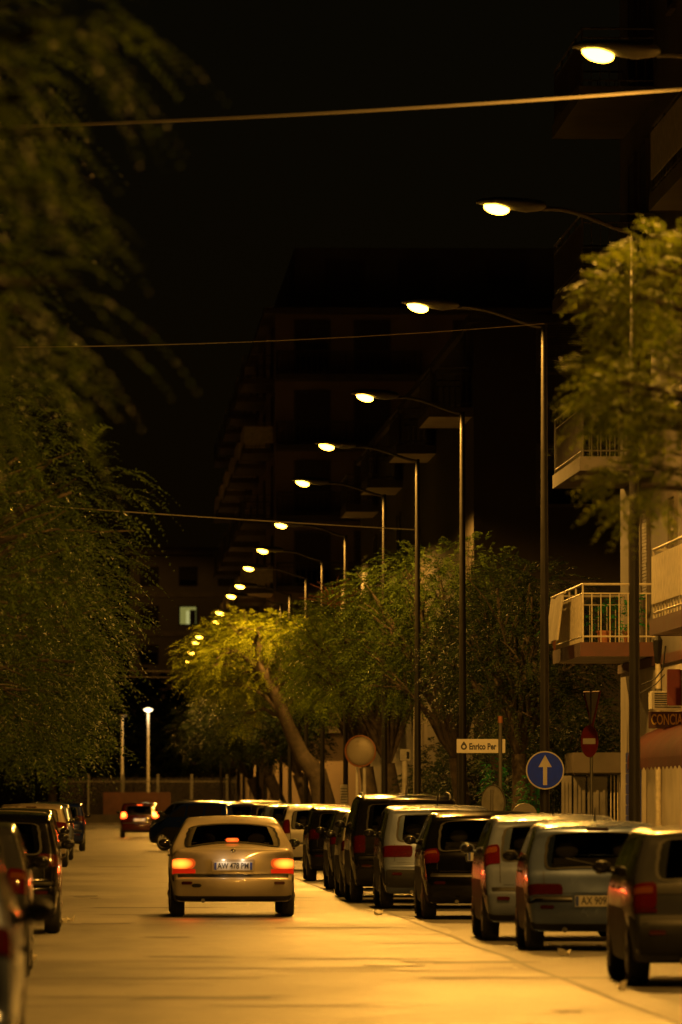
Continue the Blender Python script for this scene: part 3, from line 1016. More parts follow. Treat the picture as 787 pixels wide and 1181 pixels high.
# litter along the gutters
def scrap(px, py, s=.09):
    Y = F * CH / (py - VY)
    mb = MB()
    n = 7
    top = [(math.cos(2 * math.pi * i / n) * s * random.uniform(.6, 1.2), math.sin(2 * math.pi * i / n) * s * random.uniform(.6, 1.2), .02 + random.uniform(0, .07)) for i in range(n)]
    bot = [(x * .7, y * .7, .004) for x, y, z in top]
    mb.add(top + bot + [(0, 0, .03)], [(i, (i + 1) % n, n + (i + 1) % n, n + i) for i in range(n)] + [((i + 1) % n, i, 2 * n) for i in range(n)] + [tuple(range(2 * n - 1, n - 1, -1))])
    o = mb.build('paper_scrap', M['paper'])
    o.location = (gx(px, Y), Y, .005)
    return tag(o, None, 'litter', 'paper scraps on the asphalt')
for i, (px, py, s, lb) in enumerate(((30, 1109, .11, 'crumpled pale litter lying by the nearest left parked cars'), (19, 1124, .10, 'crumpled pale litter nearest the camera at the left edge'),
                  (74, 1065, .07, 'small pale litter beside the wheel of the tall black car'), (82, 1063, .05, 'tiny scrap on the lane right beside the black left car'),
                  (651, 1103, .07, 'pale scrap lying behind the small blue grey car'), (718, 1143, .06, 'scrap of litter by the wheel of the rightmost car'),
                  (437, 1056, .08, 'pale scrap on the lane beside the silver people carrier'), (389, 1031, .06, 'farthest pale scrap by the right row of cars'))):
    scrap(px, py, s)['label'] = lb

# ------------------------------------------------------------------ buildings
def railing(x0, x1, y0, y1, z, h=1.0, step=.14, sides='WSN', r=.011):
    """bars along the outer edge x0 and the two ends"""
    mb = MB()
    runs = []
    if 'W' in sides: runs.append(((x0, y0), (x0, y1)))
    if 'S' in sides: runs.append(((x0, y0), (x1, y0)))
    if 'N' in sides: runs.append(((x0, y1), (x1, y1)))
    for (a, b) in runs:
        L = math.hypot(b[0] - a[0], b[1] - a[1])
        n = max(2, int(L / step))
        dx, dy = (b[0] - a[0]) / L, (b[1] - a[1]) / L
        for zz, rr in ((h, .022), (h - .16, .014), (.10, .016)):
            mb.tube([(a[0], a[1], z + zz), (b[0], b[1], z + zz)], rr, 6)
        for i in range(n + 1):
            q = i / n
            big = i in (0, n) or i % 12 == 0
            mb.tube([(a[0] + (b[0] - a[0]) * q, a[1] + (b[1] - a[1]) * q, z), (a[0] + (b[0] - a[0]) * q, a[1] + (b[1] - a[1]) * q, z + (h if big else h - .16))], .02 if big else r, 5)
    return mb

def balcony(root, x0, x1, y0, y1, z, railm, slabm='soffit', fascia='red_paint', th=.2, solid=False, step=.14, sides='WSN'):
    s = MB().box(x0 + .02, x1, y0 + .02, y1 - .02, z - th, z).build('balcony', M[slabm], root)
    f = MB()
    f.box(x0, x0 + .018, y0, y1, z - th - .012, z + .03)
    if 'S' in sides: f.box(x0 + .019, x1, y0, y0 + .018, z - th - .012, z + .03)
    if 'N' in sides: f.box(x0 + .019, x1, y1 - .018, y1, z - th - .012, z + .03)
    f.build('fascia', M[fascia], s)
    if solid:
        railing(x0 + .06, x1, y0 + .06, y1 - .06, z + .03, 1.05, .5, sides).build('railing', M[railm], s)
        p = MB()
        p.cbox(x0 + .025, x0 + .045, y0 + .05, y1 - .05, z + .25, z + .98, .006)
        if 'S' in sides: p.cbox(x0 + .05, x1 - .05, y0 + .025, y0 + .045, z + .25, z + .98, .006)
        p.build('balcony_panel', M['panel'], s)
    else:
        railing(x0 + .05, x1, y0 + .05, y1 - .05, z + .03, 1.0, step, sides).build('railing', M[railm], s)
    return s

def facade_window(root, x, y0, y1, z0, z1, shut=True):
    """on a wall facing the street (towards -x)"""
    f = MB()
    f.cbox(x - .06, x + .02, y0 - .1, y0, z0 - .06, z1 + .1, .008)
    f.cbox(x - .06, x + .02, y1, y1 + .1, z0 - .06, z1 + .1, .008)
    f.cbox(x - .062, x + .02, y0 + .001, y1 - .001, z1, z1 + .1, .008)
    f.cbox(x - .09, x + .02, y0 + .001, y1 - .001, z0 - .08, z0, .008)
    w = f.build('window', M['dull_soffit'], root)
    MB().box(x - .012, x + .01, y0, y1, z0, z1).build('pane', M['pane'], w)
    if shut:
        s = MB(); zz = z0 + (z1 - z0) * random.choice((.0, .35, .6)) + .01
        while zz < z1 - .03:
            s.box(x - .035, x - .014, y0 + .01, y1 - .01, zz, zz + .05); zz += .06
        s.build('shutter', M['shutter'], w)

def end_window(root, y, x0, x1, z0, z1, shut=True):
    """on a wall facing the camera (towards -y)"""
    f = MB()
    f.cbox(x0 - .1, x0, y - .06, y + .02, z0 - .06, z1 + .1, .008)
    f.cbox(x1, x1 + .1, y - .06, y + .02, z0 - .06, z1 + .1, .008)
    f.cbox(x0 + .001, x1 - .001, y - .062, y + .02, z1, z1 + .1, .008)
    f.cbox(x0 + .001, x1 - .001, y - .09, y + .02, z0 - .08, z0, .008)
    w = f.build('window', M['dull_soffit'], root)
    MB().box(x0, x1, y - .012, y + .01, z0, z1).build('pane', M['pane'], w)
    if shut:
        s = MB(); zz = z0 + (z1 - z0) * random.choice((.0, .3, .6)) + .01
        while zz < z1 - .03:
            s.box(x0 + .01, x1 - .01, y - .035, y - .014, zz, zz + .05); zz += .06
        s.build('shutter', M['shutter'], w)
    return w

# --- near building on the right, balconies over the pavement
WX = 9.6
A = thing('apartment_building', 'cream apartment building on the right with lit barred balcony over the shop', 'building', (0, 0, 0))
w = MB().box(WX, 22, 62, 127, 0, 4.02)
w.build('ground_floor_wall', M['cream'], A)
MB().box(WX, 22, 62, 127, 4.02, 21).build('wall', M['grey_plaster'], A)
w2 = MB().box(WX - .05, WX, 62, 127.05, 3.86, 4.02)
w2.build('string_course', M['red_paint'], A)
MB().box(WX - .5, 22.3, 61.7, 127.4, 21, 21.3).build('cornice', M['soffit'], A)
for fl in range(5):
    z = 4.24 + 3.2 * fl
    for bi, (y0, y1) in enumerate(((70, 79), (84.5, 91), (95.5, 104), (119, 126.2))):
        near_solid = (bi == 2 and fl in (0, 2)) or (bi == 0)
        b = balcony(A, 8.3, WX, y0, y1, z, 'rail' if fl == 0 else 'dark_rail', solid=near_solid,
                    fascia='red_paint' if fl == 0 else 'grey_plaster', slabm='soffit' if fl < 1 else 'dull_soffit')  # unlit upper floors: their shade is put into the slab colour
        for q in (.18, .55):
            yy = y0 + (y1 - y0) * q
            facade_window(A, WX, yy, yy + 1.3, z + .04, z + 2.35)
    for yy in (81.6, 92.6, 107, 114.5):
        facade_window(A, WX, yy, yy + 1.2, z + .95, z + 2.35)
# lit first floor balcony: hung cloth panel on the street rail, pots, posts
bl = thing('sun_blind', 'white cloth hung tilted over the street rail of the lit balcony', 'cloth')
mb = MB()
for i in range(9):
    for s_ in (0, 1):
        y = 121.5 + 3.3 * i / 8
        mb.v.append((8.16 - .10 * s_ + .018 * math.sin(i * 1.7), y, (5.16 if s_ == 0 else 4.36) + .02 * math.sin(i)))
for i in range(9):
    for s_ in (0, 1):
        x, y, z = mb.v[2 * i + s_]
        mb.v.append((x + .03, y, z))
for i in range(8):
    mb.f += [(2 * i, 2 * i + 1, 2 * i + 3, 2 * i + 2), (18 + 2 * i, 18 + 2 * i + 2, 18 + 2 * i + 3, 18 + 2 * i + 1),
             (2 * i, 2 * i + 2, 20 + 2 * i, 18 + 2 * i), (2 * i + 1, 19 + 2 * i, 21 + 2 * i, 2 * i + 3)]
mb.f += [(0, 18, 19, 1), (16, 17, 35, 34)]
mb.build('cloth', M['panel'], bl, True)
MB().tube([(8.2, 121.45, 5.2), (8.2, 124.9, 5.2)], .025, 8).build('rod', M['rail'], bl)

def leaves_mesh(P, D, length, m, lf, wid=.36, droop=.35, rng=RNG):
    """sprays of paired leaflets: P start points, D directions (n,3)"""
    n = len(P)
    D = D / (np.linalg.norm(D, axis=1)[:, None] + 1e-9)
    up = np.array((0, 0, 1.0))
    side = np.cross(D, up + rng.normal(0, .25, (n, 3)))
    side /= np.linalg.norm(side, axis=1)[:, None] + 1e-9
    L = length * rng.uniform(.7, 1.25, n)
    s = (np.arange(m) + .6) / m
    sgn = np.where(np.arange(2 * m) % 2 == 0, 1.0, -1.0)
    s2 = np.repeat(s, 2)
    base = P[:, None, :] + D[:, None, :] * (L[:, None] * s2)[..., None] - up * (droop * L[:, None] * s2 ** 2)[..., None]
    ld = side[:, None, :] * sgn[None, :, None] * .85 + D[:, None, :] * .55 - up * .28 + rng.normal(0, .16, (n, 2 * m, 3))
    ld /= np.linalg.norm(ld, axis=2)[..., None]
    ll = lf * (1 - .55 * np.abs(2 * s2 - .9)) * rng.uniform(.8, 1.2, (n, 2 * m))
    nn = np.cross(ld, D[:, None, :] + rng.normal(0, .3, (n, 2 * m, 3)))
    nn = np.cross(nn, ld)
    nn /= np.linalg.norm(nn, axis=2)[..., None] + 1e-9
    tip = base + ld * ll[..., None]
    mid = base + ld * (ll * .45)[..., None]
    wv = nn * (ll * wid * .5)[..., None]
    V = np.stack([base, mid + wv, tip, mid - wv], 2).reshape(-1, 3)
    return V

def quads_object(name, V, m, parent=None):
    n = len(V)
    me = bpy.data.meshes.new(name)
    me.vertices.add(n)
    me.vertices.foreach_set('co', V.astype(np.float32).ravel())
    me.loops.add(n)
    me.loops.foreach_set('vertex_index', np.arange(n, dtype=np.int32))
    me.polygons.add(n // 4)
    me.polygons.foreach_set('loop_start', np.arange(0, n, 4, dtype=np.int32))
    me.update(calc_edges=True)
    me.materials.append(m)
    return link(name, me, parent)

def clump_leaves(clumps, axis, nspray, length, m, lf, droop, outw=.55, rng=RNG, wid=.36):
    Ps, Ds = [], []
    tot = sum(c[3] ** 2 for c in clumps)
    for (cx, cy, cz, r) in clumps:
        k = max(4, int(nspray * r * r / tot))
        u = rng.normal(0, 1, (k, 3)); u /= np.linalg.norm(u, axis=1)[:, None]
        rad = r * rng.uniform(.25, 1.0, k) ** .6
        P = np.array((cx, cy, cz)) + u * rad[:, None] * np.array((1, 1, .75))
        o = np.array((cx - axis[0], cy - axis[1], 0.0)); o /= np.linalg.norm(o) + 1e-6
        D = u * .75 + o * outw + np.array((0, 0, -.12)) + rng.normal(0, .3, (k, 3))
        Ps.append(P); Ds.append(D)
    return leaves_mesh(np.concatenate(Ps), np.concatenate(Ds), length, m, lf, wid, droop, rng)

def limb(mb, a, b, r0, r1, sag=.3, n=7, wob=.06):
    a, b = Vector(a), Vector(b)
    ps, rs = [], []
    for i in range(n):
        q = i / (n - 1)
        p = a.lerp(b, q)
        p.z += sag * math.sin(math.pi * q)
        if 0 < i < n - 1:
            p += Vector((random.uniform(-1, 1), random.uniform(-1, 1), random.uniform(-1, 1))) * wob
        ps.append(p); rs.append(r0 + (r1 - r0) * q)
    mb.tube(ps, rs, 9)
    return ps

def tree(label, x, y, centre, rad, nclump, nspray, leaf='leaf_a', length=.42, m=8, lf=.11, droop=.4, tr=.17, fork=2.3, group=None,
         rc=(.75, 1.25), extra=(), trunk=None, seed=1, name='street_tree', half=None):
    rng = np.random.default_rng(seed); random.seed(seed)
    root = thing(name, label, 'tree', (x, y, .13), 0, group)
    org = np.array((x, y, .13))
    cl = []
    cx, cy, cz = centre; rx, ry, rz = rad
    for i in range(nclump):
        k = (i + .5) / nclump
        zc = 1 - 1.75 * k
        ang = i * 2.39996 + seed
        s = math.sqrt(max(0, 1 - zc * zc))
        q = rng.uniform(.62, .92)
        p = (cx + rx * s * math.cos(ang) * q, cy + ry * s * math.sin(ang) * q, cz + rz * zc * q * .95)
        cl.append((*p, rng.uniform(*rc)))
    cl += list(extra)
    V = clump_leaves(cl, (x, y), nspray, length, m, lf, droop, rng=rng) - org
    quads_object('crown', V, M[leaf], root)
    tb = MB()
    f = Vector((x + (cx - x) * .35, y + (cy - y) * .3, fork))
    if trunk:
        ps = [Vector(p) for p in trunk[0]]; rs = trunk[1]
        tb.tube(ps, rs, 14)
        f = ps[len(ps) // 2]
        tip = ps[-1]
    else:
        ps = [Vector((x, y, 0)), Vector((x + .02, y, .25)), Vector((x - .03, y + .03, .9)), Vector((x + (f.x - x) * .5 + .04, y, 1.6)), f]
        tb.tube(ps, [tr * 1.5, tr * 1.1, tr, tr * .92, tr * .85], 14)
        tip = f
    for i, c in enumerate(cl):
        st = f if not trunk else (ps[len(ps) // 2].lerp(tip, random.random()))
        mid = limb(tb, st, c[:3], tr * .42, .02, .25 + .2 * random.random())
        for k in range(3):
            e = Vector(c[:3]) + Vector((random.uniform(-1, 1), random.uniform(-1, 1), random.uniform(-.7, .8))) * c[3] * .9
            limb(tb, mid[4], e, .022, .007, .05, 5, .03)
    tb.v = [tuple(Vector(p) - Vector(org)) for p in tb.v]
    tb.build('trunk', M['bark'], root, True)
    return root

# pots with plants on the lit balcony
for i, (yy, xx, lb) in enumerate(((119.5, 8.75, 'terracotta pot with leafy plant at the front rail of the lit balcony'), (119.5, 9.2, 'terracotta pot plant nearest the wall on the lit balcony'),
                                  (126.0, 8.4, 'thin leafy pot plant at the far corner of the lit balcony'))):
    t = thing('pot_plant', lb, 'plant', (xx, yy, 4.24), 0, 'pot plants on the lit balcony')
    MB().lathe([(.09, 0), (.13, .2), (.145, .2), (.145, .24), (.12, .24), (.11, .2)], (0, 0, 0), 'Z', 16).build('pot', M['pot'], t)
    V = clump_leaves([(0, 0, .5, .26), (.05, 0, .7, .2)], (0, 0), 40, .22, 5, .09, .3)
    quads_object('foliage', V, M['ivy'], t)

# shop awning, sign board, fittings
aw = thing('shop_awning', 'red cloth awning with scalloped edge over the shop front', 'awning', (0, 0, 0))
mb = MB(); n, mm = 9, 40
Y0a, Y1a = 96.0, 110.6
prof = []
for i in range(n):
    th = math.pi / 2 * i / (n - 1)
    prof.append((WX - .01 - 1.12 * math.sin(th) ** .9, 2.20 + .58 * math.cos(th)))
for j in range(mm + 1):
    y = Y0a + (Y1a - Y0a) * j / mm
    for (x, z) in prof:
        mb.v.append((x, y, z + .012 * math.sin(j * 1.3)))
for j in range(mm):
    for i in range(n - 1):
        mb.f.append((j * n + i, j * n + i + 1, (j + 1) * n + i + 1, (j + 1) * n + i))
mb.build('canopy', M['awning'], aw, True)
vb = MB()
for j in range(mm * 3 + 1):
    y = Y0a + (Y1a - Y0a) * j / (mm * 3)
    vb.v += [(prof[-1][0], y, 2.21), (prof[-1][0] - .004, y, 2.02 + .05 * abs(math.sin(j * math.pi / 6))),
             (prof[-1][0] + .006, y, 2.21), (prof[-1][0] + .002, y, 2.02 + .05 * abs(math.sin(j * math.pi / 6)))]
for j in range(mm * 3):
    a = 4 * j
    vb.f += [(a, a + 1, a + 5, a + 4), (a + 2, a + 6, a + 7, a + 3), (a + 1, a + 3, a + 7, a + 5)]
vb.build('valance', M['awning'], aw, True)
for yy in (Y0a + .01, Y1a - .01):
    e = MB().add([(x, yy, z) for x, z in prof] + [(WX - .01, yy, 2.2)], [tuple(range(n + 1))])
    e.add([(x, yy + .012, z - .01) for x, z in prof] + [(WX - .01, yy + .012, 2.19)], [tuple(range(n + 1))])
    e.build('end_panel', M['awning'], aw)
sg = thing('shop_sign', 'dark red shop board with yellow letters above the awning', 'sign', (0, 0, 0))
ys = 109.3
c = at(769, 830.5, ys)
MB().cbox(c.x - .28, WX, ys, ys + .08, c.z - .135, c.z + .135, .008).build('board', M['sign_brown'], sg)
text_mesh('CONCIA', .235, M['yellow_letter'], sg, Matrix.Translation((c.x - .245, ys - .003, c.z)) @ FACE, 'lettering', .004, .54, .003, 'LEFT')
ac = thing('air_conditioner', 'white box unit on the wall above the shop sign', 'air conditioner', (0, 0, 0))
c = at(760, 806, 108.5)
MB().cbox(c.x - .12, WX, 108.3, 109.0, c.z - .18, c.z + .12, .02).build('casing', M['ac'], ac)
g = MB()
for i in range(7):
    g.box(c.x - .08, c.x + .34, 108.28, 108.298, c.z - .14 + i * .035, c.z - .125 + i * .035)
g.build('grille', M['plastic'], ac)
sb = thing('wall_sign', 'red and white upright sign box on the cream wall', 'sign', (0, 0, 0))
c = at(778, 790, 106.5)
MB().cbox(c.x - .11, c.x + .10, 106.4, 106.55, c.z - .32, c.z + .24, .01).build('red_panel', M['red_sign'], sb)
MB().cbox(c.x + .103, WX + .0, 106.4, 106.55, c.z - .32, c.z + .24, .01).build('white_panel', M['ac'], sb)
dr = thing('roller_door', 'blue shop door panel under the red awning', 'door', (0, 0, 0))
d = MB()
for i in range(12):
    d.cbox(WX - .05, WX - .004, 121.3, 125.2, .14 + i * .19, .32 + i * .19, .012)
d.build('slats', M['blue_panel'], dr)
MB().box(WX - .07, WX - .003, 121.1, 121.29, .13, 2.5).build('door_frame', M['cream'], dr)
pl = thing('drain_pipe', 'pale drain pipe running down the cream corner wall', 'pipe', (0, 0, 0))
MB().tube([(WX - .07, 117.6, .14), (WX - .07, 117.6, 4.0)], .05, 10).build('pipe', M['rail'], pl)
d = MB()
for zz in (1.0, 2.2, 3.4):
    d.tube([(WX - .07, 117.6, zz), (WX - .07, 117.6, zz + .05)], .062, 10)
d.build('bracket', M['metal'], pl)
lp = thing('wall_lamp', 'unlit bracket lamp hanging under the near balcony', 'lamp', (0, 0, 0))
c = at(759, 740, 111)
MB().tube([(WX, 111, c.z + .22), (c.x, 111, c.z + .24), (c.x, 111, c.z + .1)], .018, 8).build('bracket', M['plastic'], lp)
MB().lathe([(.03, .1), (.08, .02), (.05, -.34), (.02, -.36)], (c.x, 111, c.z), 'Z', 12).build('shade', M['plastic'], lp)
lc = MB()
lc.tube([at(740, 790, 112), at(756, 783, 112), at(765, 772, 112), at(768, 745, 112)], .014, 6)
lc.tube([at(738, 800, 112), at(757, 789, 112), at(767, 778, 112)], .010, 6)
tag(lc.build('cable', M['plastic'], None, True), 'looping black cable on the cream wall above the shop', 'cable')

# --- kiosk and gate at the side street
ki = thing('gate_house', 'grey gates under a pale flat canopy beside the side street', 'gate', (0, 0, 0))
yk = 140.5
a_, b_ = at(660, 868, yk), at(722, 893, yk)
MB().cbox(a_.x, b_.x + .3, yk, yk + 2.2, b_.z, a_.z, .03).build('canopy', M['dull_soffit'], ki)
g0 = at(655, 896, yk + .3)
xg = g0.x
for i, (p0, p1) in enumerate(((648, 660), (662, 676), (678, 701))):
    x0, x1 = at(p0, 900, yk + .3).x, at(p1, 900, yk + .3).x
    d = MB().cbox(x0, x1, yk + .3, yk + .36, .06, b_.z - .03, .012)
    o = d.build('gate_panel', M['gate'], ki)
    t = MB()
    for k in range(3):
        xx = x0 + (x1 - x0) * (k + .5) / 3
        t.cbox(xx - .03, xx + .03, yk + .27, yk + .298, .2, b_.z - .15, .008)
    t.build('rib', M['gate'], o)
bars = MB()
for p in (705, 709, 713, 717):
    x = at(p, 900, yk + .3).x
    bars.tube([(x, yk + .32, .05), (x, yk + .32, b_.z - .02)], .014, 6)
for zz in (.9, 1.0):
    bars.tube([(at(702, 900, yk).x, yk + .32, zz), (at(720, 900, yk).x, yk + .32, zz)], .014, 6)
bars.build('barred_gate', M['rail'], ki)
MB().box(b_.x + .02, b_.x + .25, yk + .1, yk + 2.1, .02, b_.z - .003).build('pier', M['cream'], ki)

# --- second building, mostly dark behind the trees
Bd = thing('apartment_building', 'dark apartment block behind the right trees with small corner balconies', 'building', (0, 0, 0))
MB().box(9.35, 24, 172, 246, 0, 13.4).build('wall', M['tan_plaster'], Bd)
MB().box(9.2, 24.3, 171.8, 246.3, 13.4, 13.6).build('cornice', M['tan_plaster'], Bd)
for z in (4.6, 8.0, 11.3):
    for y0 in ((172.5, 191, 212, 230) if z > 11 else (212, 230)):
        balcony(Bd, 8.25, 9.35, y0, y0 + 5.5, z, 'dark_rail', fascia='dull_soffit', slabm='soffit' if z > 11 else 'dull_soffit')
        facade_window(Bd, 9.35, y0 + 1.5, y0 + 3.0, z + .04, z + 2.3)
    for x0 in (11, 14.5, 18):
        end_window(Bd, 172, x0, x0 + 1.3, z + .9, z + 2.3)
# --- tall block further on, closing the view
Cb = thing('apartment_building', 'tall dark block with long stacked balconies behind the row of lamps', 'building', (0, 0, 0))
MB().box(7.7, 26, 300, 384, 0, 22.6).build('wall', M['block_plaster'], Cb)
MB().box(8.6, 26, 302, 384, 22.6, 25.6).build('top_storey', M['grey_plaster'], Cb)
MB().box(7.2, 26.4, 299.4, 384.3, 22.55, 22.8).build('cornice', M['dull_soffit'], Cb)
for k in range(6):
    z = 4.6 + 3.05 * k
    s = balcony(Cb, 7.7, 14.0, 298.7, 300, z, 'dark_rail', fascia='dull_soffit', slabm='dull_soffit', step=.25, sides='WSN')
    if k in (1, 3, 4):
        pass
    for y0 in (302, 316, 330, 344, 358, 372):
        balcony(Cb, 6.35, 7.7, y0, y0 + 7, z, 'dark_rail', fascia='dull_soffit', slabm='dull_soffit', step=.4, solid=(k % 2 == 0))
        facade_window(Cb, 7.7, y0 + 2, y0 + 3.4, z + .04, z + 2.3)
    for x0 in (8.6, 11.2, 15.5, 18.2, 21):
        end_window(Cb, 300, x0, x0 + 1.4, z + (.06 if x0 < 14 else .9), z + 2.35)
for x0 in (10, 13.2, 17, 21):
    end_window(Cb, 302, x0, x0 + 1.6, 23.2, 25.0)
# --- pale block beyond the cross street
Dd = thing('apartment_building', 'distant pale block with one lit window at the street end', 'building', (0, 0, 0))
YD = 560.0
x0, x1 = gx(150, YD), gx(300, YD)
zt = at(200, 640, YD).z
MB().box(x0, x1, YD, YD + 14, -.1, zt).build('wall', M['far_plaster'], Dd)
MB().box(x0 - .5, x1 + .5, YD - .6, YD + 14.5, zt, zt + .6).build('cornice', M['soffit'], Dd)
for pyc in (665, 710, 755, 800, 845):
    b = MB().box(x0 - .02, x1 + .02, YD - .12, YD, at(200, pyc + 21, YD).z - .2, at(200, pyc + 21, YD).z + .2)
    b.build('string_course', M['soffit'], Dd)
    for pxc in (172, 217, 262):
        a_, b_ = at(pxc - 9.5, pyc + 10, YD), at(pxc + 9.5, pyc - 10, YD)
        if pxc == 217 and pyc == 710:
            w = end_window(Dd, YD, a_.x, b_.x, a_.z, b_.z, False)
            MB().box(a_.x + .02, b_.x - .02, YD - .03, YD - .016, a_.z + .01, b_.z - .01).build('lit_pane', M['lit_room'], w)
            MB().box(a_.x + .5, a_.x + .78, YD - .045, YD - .032, a_.z + .01, b_.z - .3).build('curtain', M['curtain'], w)
            MB().box(b_.x - .52, b_.x - .05, YD - .046, YD - .033, a_.z + .01, b_.z - .25).build('curtain', M['shutter'], w)
        else:
            end_window(Dd, YD, a_.x, b_.x, a_.z, b_.z, True)

# --- park wall, fence and poles at the end of the street
YW = TJ + 14
a_, b_ = at(119, 914, YW), at(197, 950, YW)
wl = MB(); wl.cbox(a_.x, b_.x, YW, YW + .4, -.1, a_.z, .04)
tag(wl.build('brick_wall', M['brick']), 'low red brown wall segment in front of the park fence', 'wall')
wl = MB(); wl.cbox(gx(80, YW), gx(260, YW), YW - .8, YW - .4, -.1, .62, .04)
tag(wl.build('kerb_wall', M['wall_stone']), 'long low stone wall along the far side of the cross street', 'wall')
fe = thing('iron_fence', 'tall dark iron bar fence closing the far end of the street', 'fence', (0, YW + 2, 0))
fb = MB()
for i in range(110):
    x = gx(70, YW) + i * .11
    fb.tube([(x, 0, 0), (x, 0, 2.75)], .014, 4)
for zz in (.25, 2.5):
    fb.box(gx(70, YW), gx(70, YW) + 12.1, -.02, .02, zz, zz + .05)
fb.build('bars', M['dark_rail'], fe)
for px in (102, 142, 182, 221, 262):
    MB().cbox(gx(px, YW + 2) - .07, gx(px, YW + 2) + .07, -.07, .07, 0, 2.95, .01).build('post', M['metal'], fe)
def park_pole(px, pyt, lit):
    Y = YW + 5
    c = at(px, pyt, Y)
    t = thing('park_lamp', ('slim park lamp with a glowing round head behind the far fence' if lit else 'slim bare park pole left of the glowing park lamp'), 'lamp', (c.x, Y, 0))
    MB().tube([(0, 0, -.1), (0, 0, 2), (0, 0, c.z - .1)], [.11, .09, .07], 10).build('post', M['white_post'], t)
    MB().lathe([(.05, -.12), (.2, -.06), (.27, .0), (.26, .05), (.1, .12)], (0, 0, c.z), 'Z', 16).build('lamp_cap' if not lit else 'lamp_head', M['far_bowl' if lit else 'metal'], t, True)
    if lit:
        ld = bpy.data.lights.new('park_lamp_light', 'POINT'); ld.energy = 60; ld.color = (1, .74, .4); ld.shadow_soft_size = .25
        lo = bpy.data.objects.new('lamp_glow', ld); COL.objects.link(lo); lo.parent = t; lo.location = (0, -.5, c.z - .35)
park_pole(171, 819, True)
park_pole(141, 826, False)
# ------------------------------------------------------------------ street lamps
LAMP_Z = 9.4
lamps = [(690, 62), (573, 240), (482, 354), (421, 458), (377, 515), (349, 557), (324, 606), (302.8, 635.4), (286.9, 655.8), (276.7, 676.5),
         (266.6, 687.9), (253.6, 707.4), (250.3, 717.2), (230, 735), (225.9, 742), (220.2, 752.9), (218.2, 763.5)]
ORD = ['nearest', 'second', 'third', 'fourth', 'fifth', 'sixth', 'seventh', 'eighth', 'ninth', 'tenth', 'eleventh', 'twelfth', 'thirteenth',
       'fourteenth', 'fifteenth', 'sixteenth', 'farthest']
lab = {}
for i, o_ in enumerate(ORD):
    lab[i] = '%s lit street lamp from the camera in the long row along the right kerb' % o_
lab[0] = 'nearest lit street lamp, glowing at the top right above the thick bright wire'
lab[1] = 'second lit street lamp, its tall post rising in front of the red awning'
lab[2] = 'third lit street lamp, its post carrying the round blue arrow sign'
lab[3] = 'fourth lit street lamp, its post rising behind the white street name board'
lab[16] = 'farthest and lowest lit street lamp in the row over the right kerb'
LAMP_W = 4500
def street_lamp(i, lx, ly, lz, label, energy=LAMP_W, px=7.12):
    """lx: where the glowing bowl hangs over the road"""
    t = thing('street_lamp', label, 'street lamp', (px, ly, .13), 0, 'street lamps along the right kerb')
    dz = lz - LAMP_Z
    top = lz - .28 - .13
    n = 14
    MB().tube([(0, 0, top * k / n) for k in range(n + 1)], [.085 - .037 * k / n for k in range(n + 1)], 14).build('post', M['pole'], t, True)
    MB().lathe([(.15, 0), (.15, .08), (.115, .14), (.112, .9), (.10, .95)], (0, 0, 0), 'Z', 18).build('base', M['pole'], t, True)
    hx = lx - px
    arm = []
    for k in range(15):
        q = k / 14
        x = q * (hx + .62)
        z = top - .04 + .31 * (3 * q * q - 2 * q ** 3) + .05 * math.sin(q * math.pi)
        arm.append((x, 0, z))
    MB().tube([(0, 0, top - .35)] + arm, [.05] + [.032] * 15, 10).build('arm', M['metal'], t, True)
    hz = lz - .13
    # housing: gear box behind, shell tapering over the bowl
    hb = MB()
    rings = []
    N = 14
    for (x, w_, h0, h1) in ((.66, .05, -.03, .04), (.60, .09, -.06, .075), (.40, .125, -.085, .105), (.24, .135, -.06, .115), (.0, .15, .0, .12), (-.18, .125, .015, .105), (-.27, .06, .03, .07)):
        rings.append([(hx + x, w_ * math.cos(2 * math.pi * k / N), hz + .03 + (h0 + h1) / 2 + (h1 - h0) / 2 * math.sin(2 * math.pi * k / N)) for k in range(N)])
    hb.add([p for r_ in rings for p in r_], [(a * N + k, a * N + (k + 1) % N, (a + 1) * N + (k + 1) % N, (a + 1) * N + k) for a in range(6) for k in range(N)] +
           [tuple(range(N)), tuple(6 * N + k for k in range(N))[::-1]])
    hb.build('housing', M['housing'], t, True, angle=50)
    MB().ell((hx, 0, hz + .005), (.175, .11, .092), 20, 12, Matrix.Rotation(R(14 + random.uniform(-5, 4)), 3, 'Y')).build('bowl', M['bowl'], t, True)
    ld = bpy.data.lights.new('sodium_lamp', 'SPOT')
    ld.energy = energy * random.uniform(.85, 1.12)
    ld.color = SODIUM
    ld.spot_size = R(178)
    ld.spot_blend = .12
    ld.shadow_soft_size = .12
    lo = bpy.data.objects.new('sodium_light', ld)
    COL.objects.link(lo)
    lo.parent = t
    lo.location = (hx, 0, hz - .16)
    lo.rotation_euler = (0, R(6), 0)
    return t
for i, (px, py) in enumerate(lamps):
    Y = F * (LAMP_Z - CH) / (VY - py)
    p = at(px, py, Y)
    street_lamp(i, p.x, Y, p.z, lab[i])
street_lamp(99, 5.25, 53.5, LAMP_Z, 'street lamp just above the top of the view, lighting the near road')
street_lamp(98, 5.25, 35.0, LAMP_Z, 'street lamp nearest the camera above the view')

o_ = street_lamp(97, gx(12, 532), 540, 24, 'added tall mast lamp, unseen behind the left trees, lighting the distant pale block', 850, gx(12, 532) + 1.87)  # extra lamp out of sight, added only to brighten the distant block
o_['group'] = 'added lamps beyond the park'
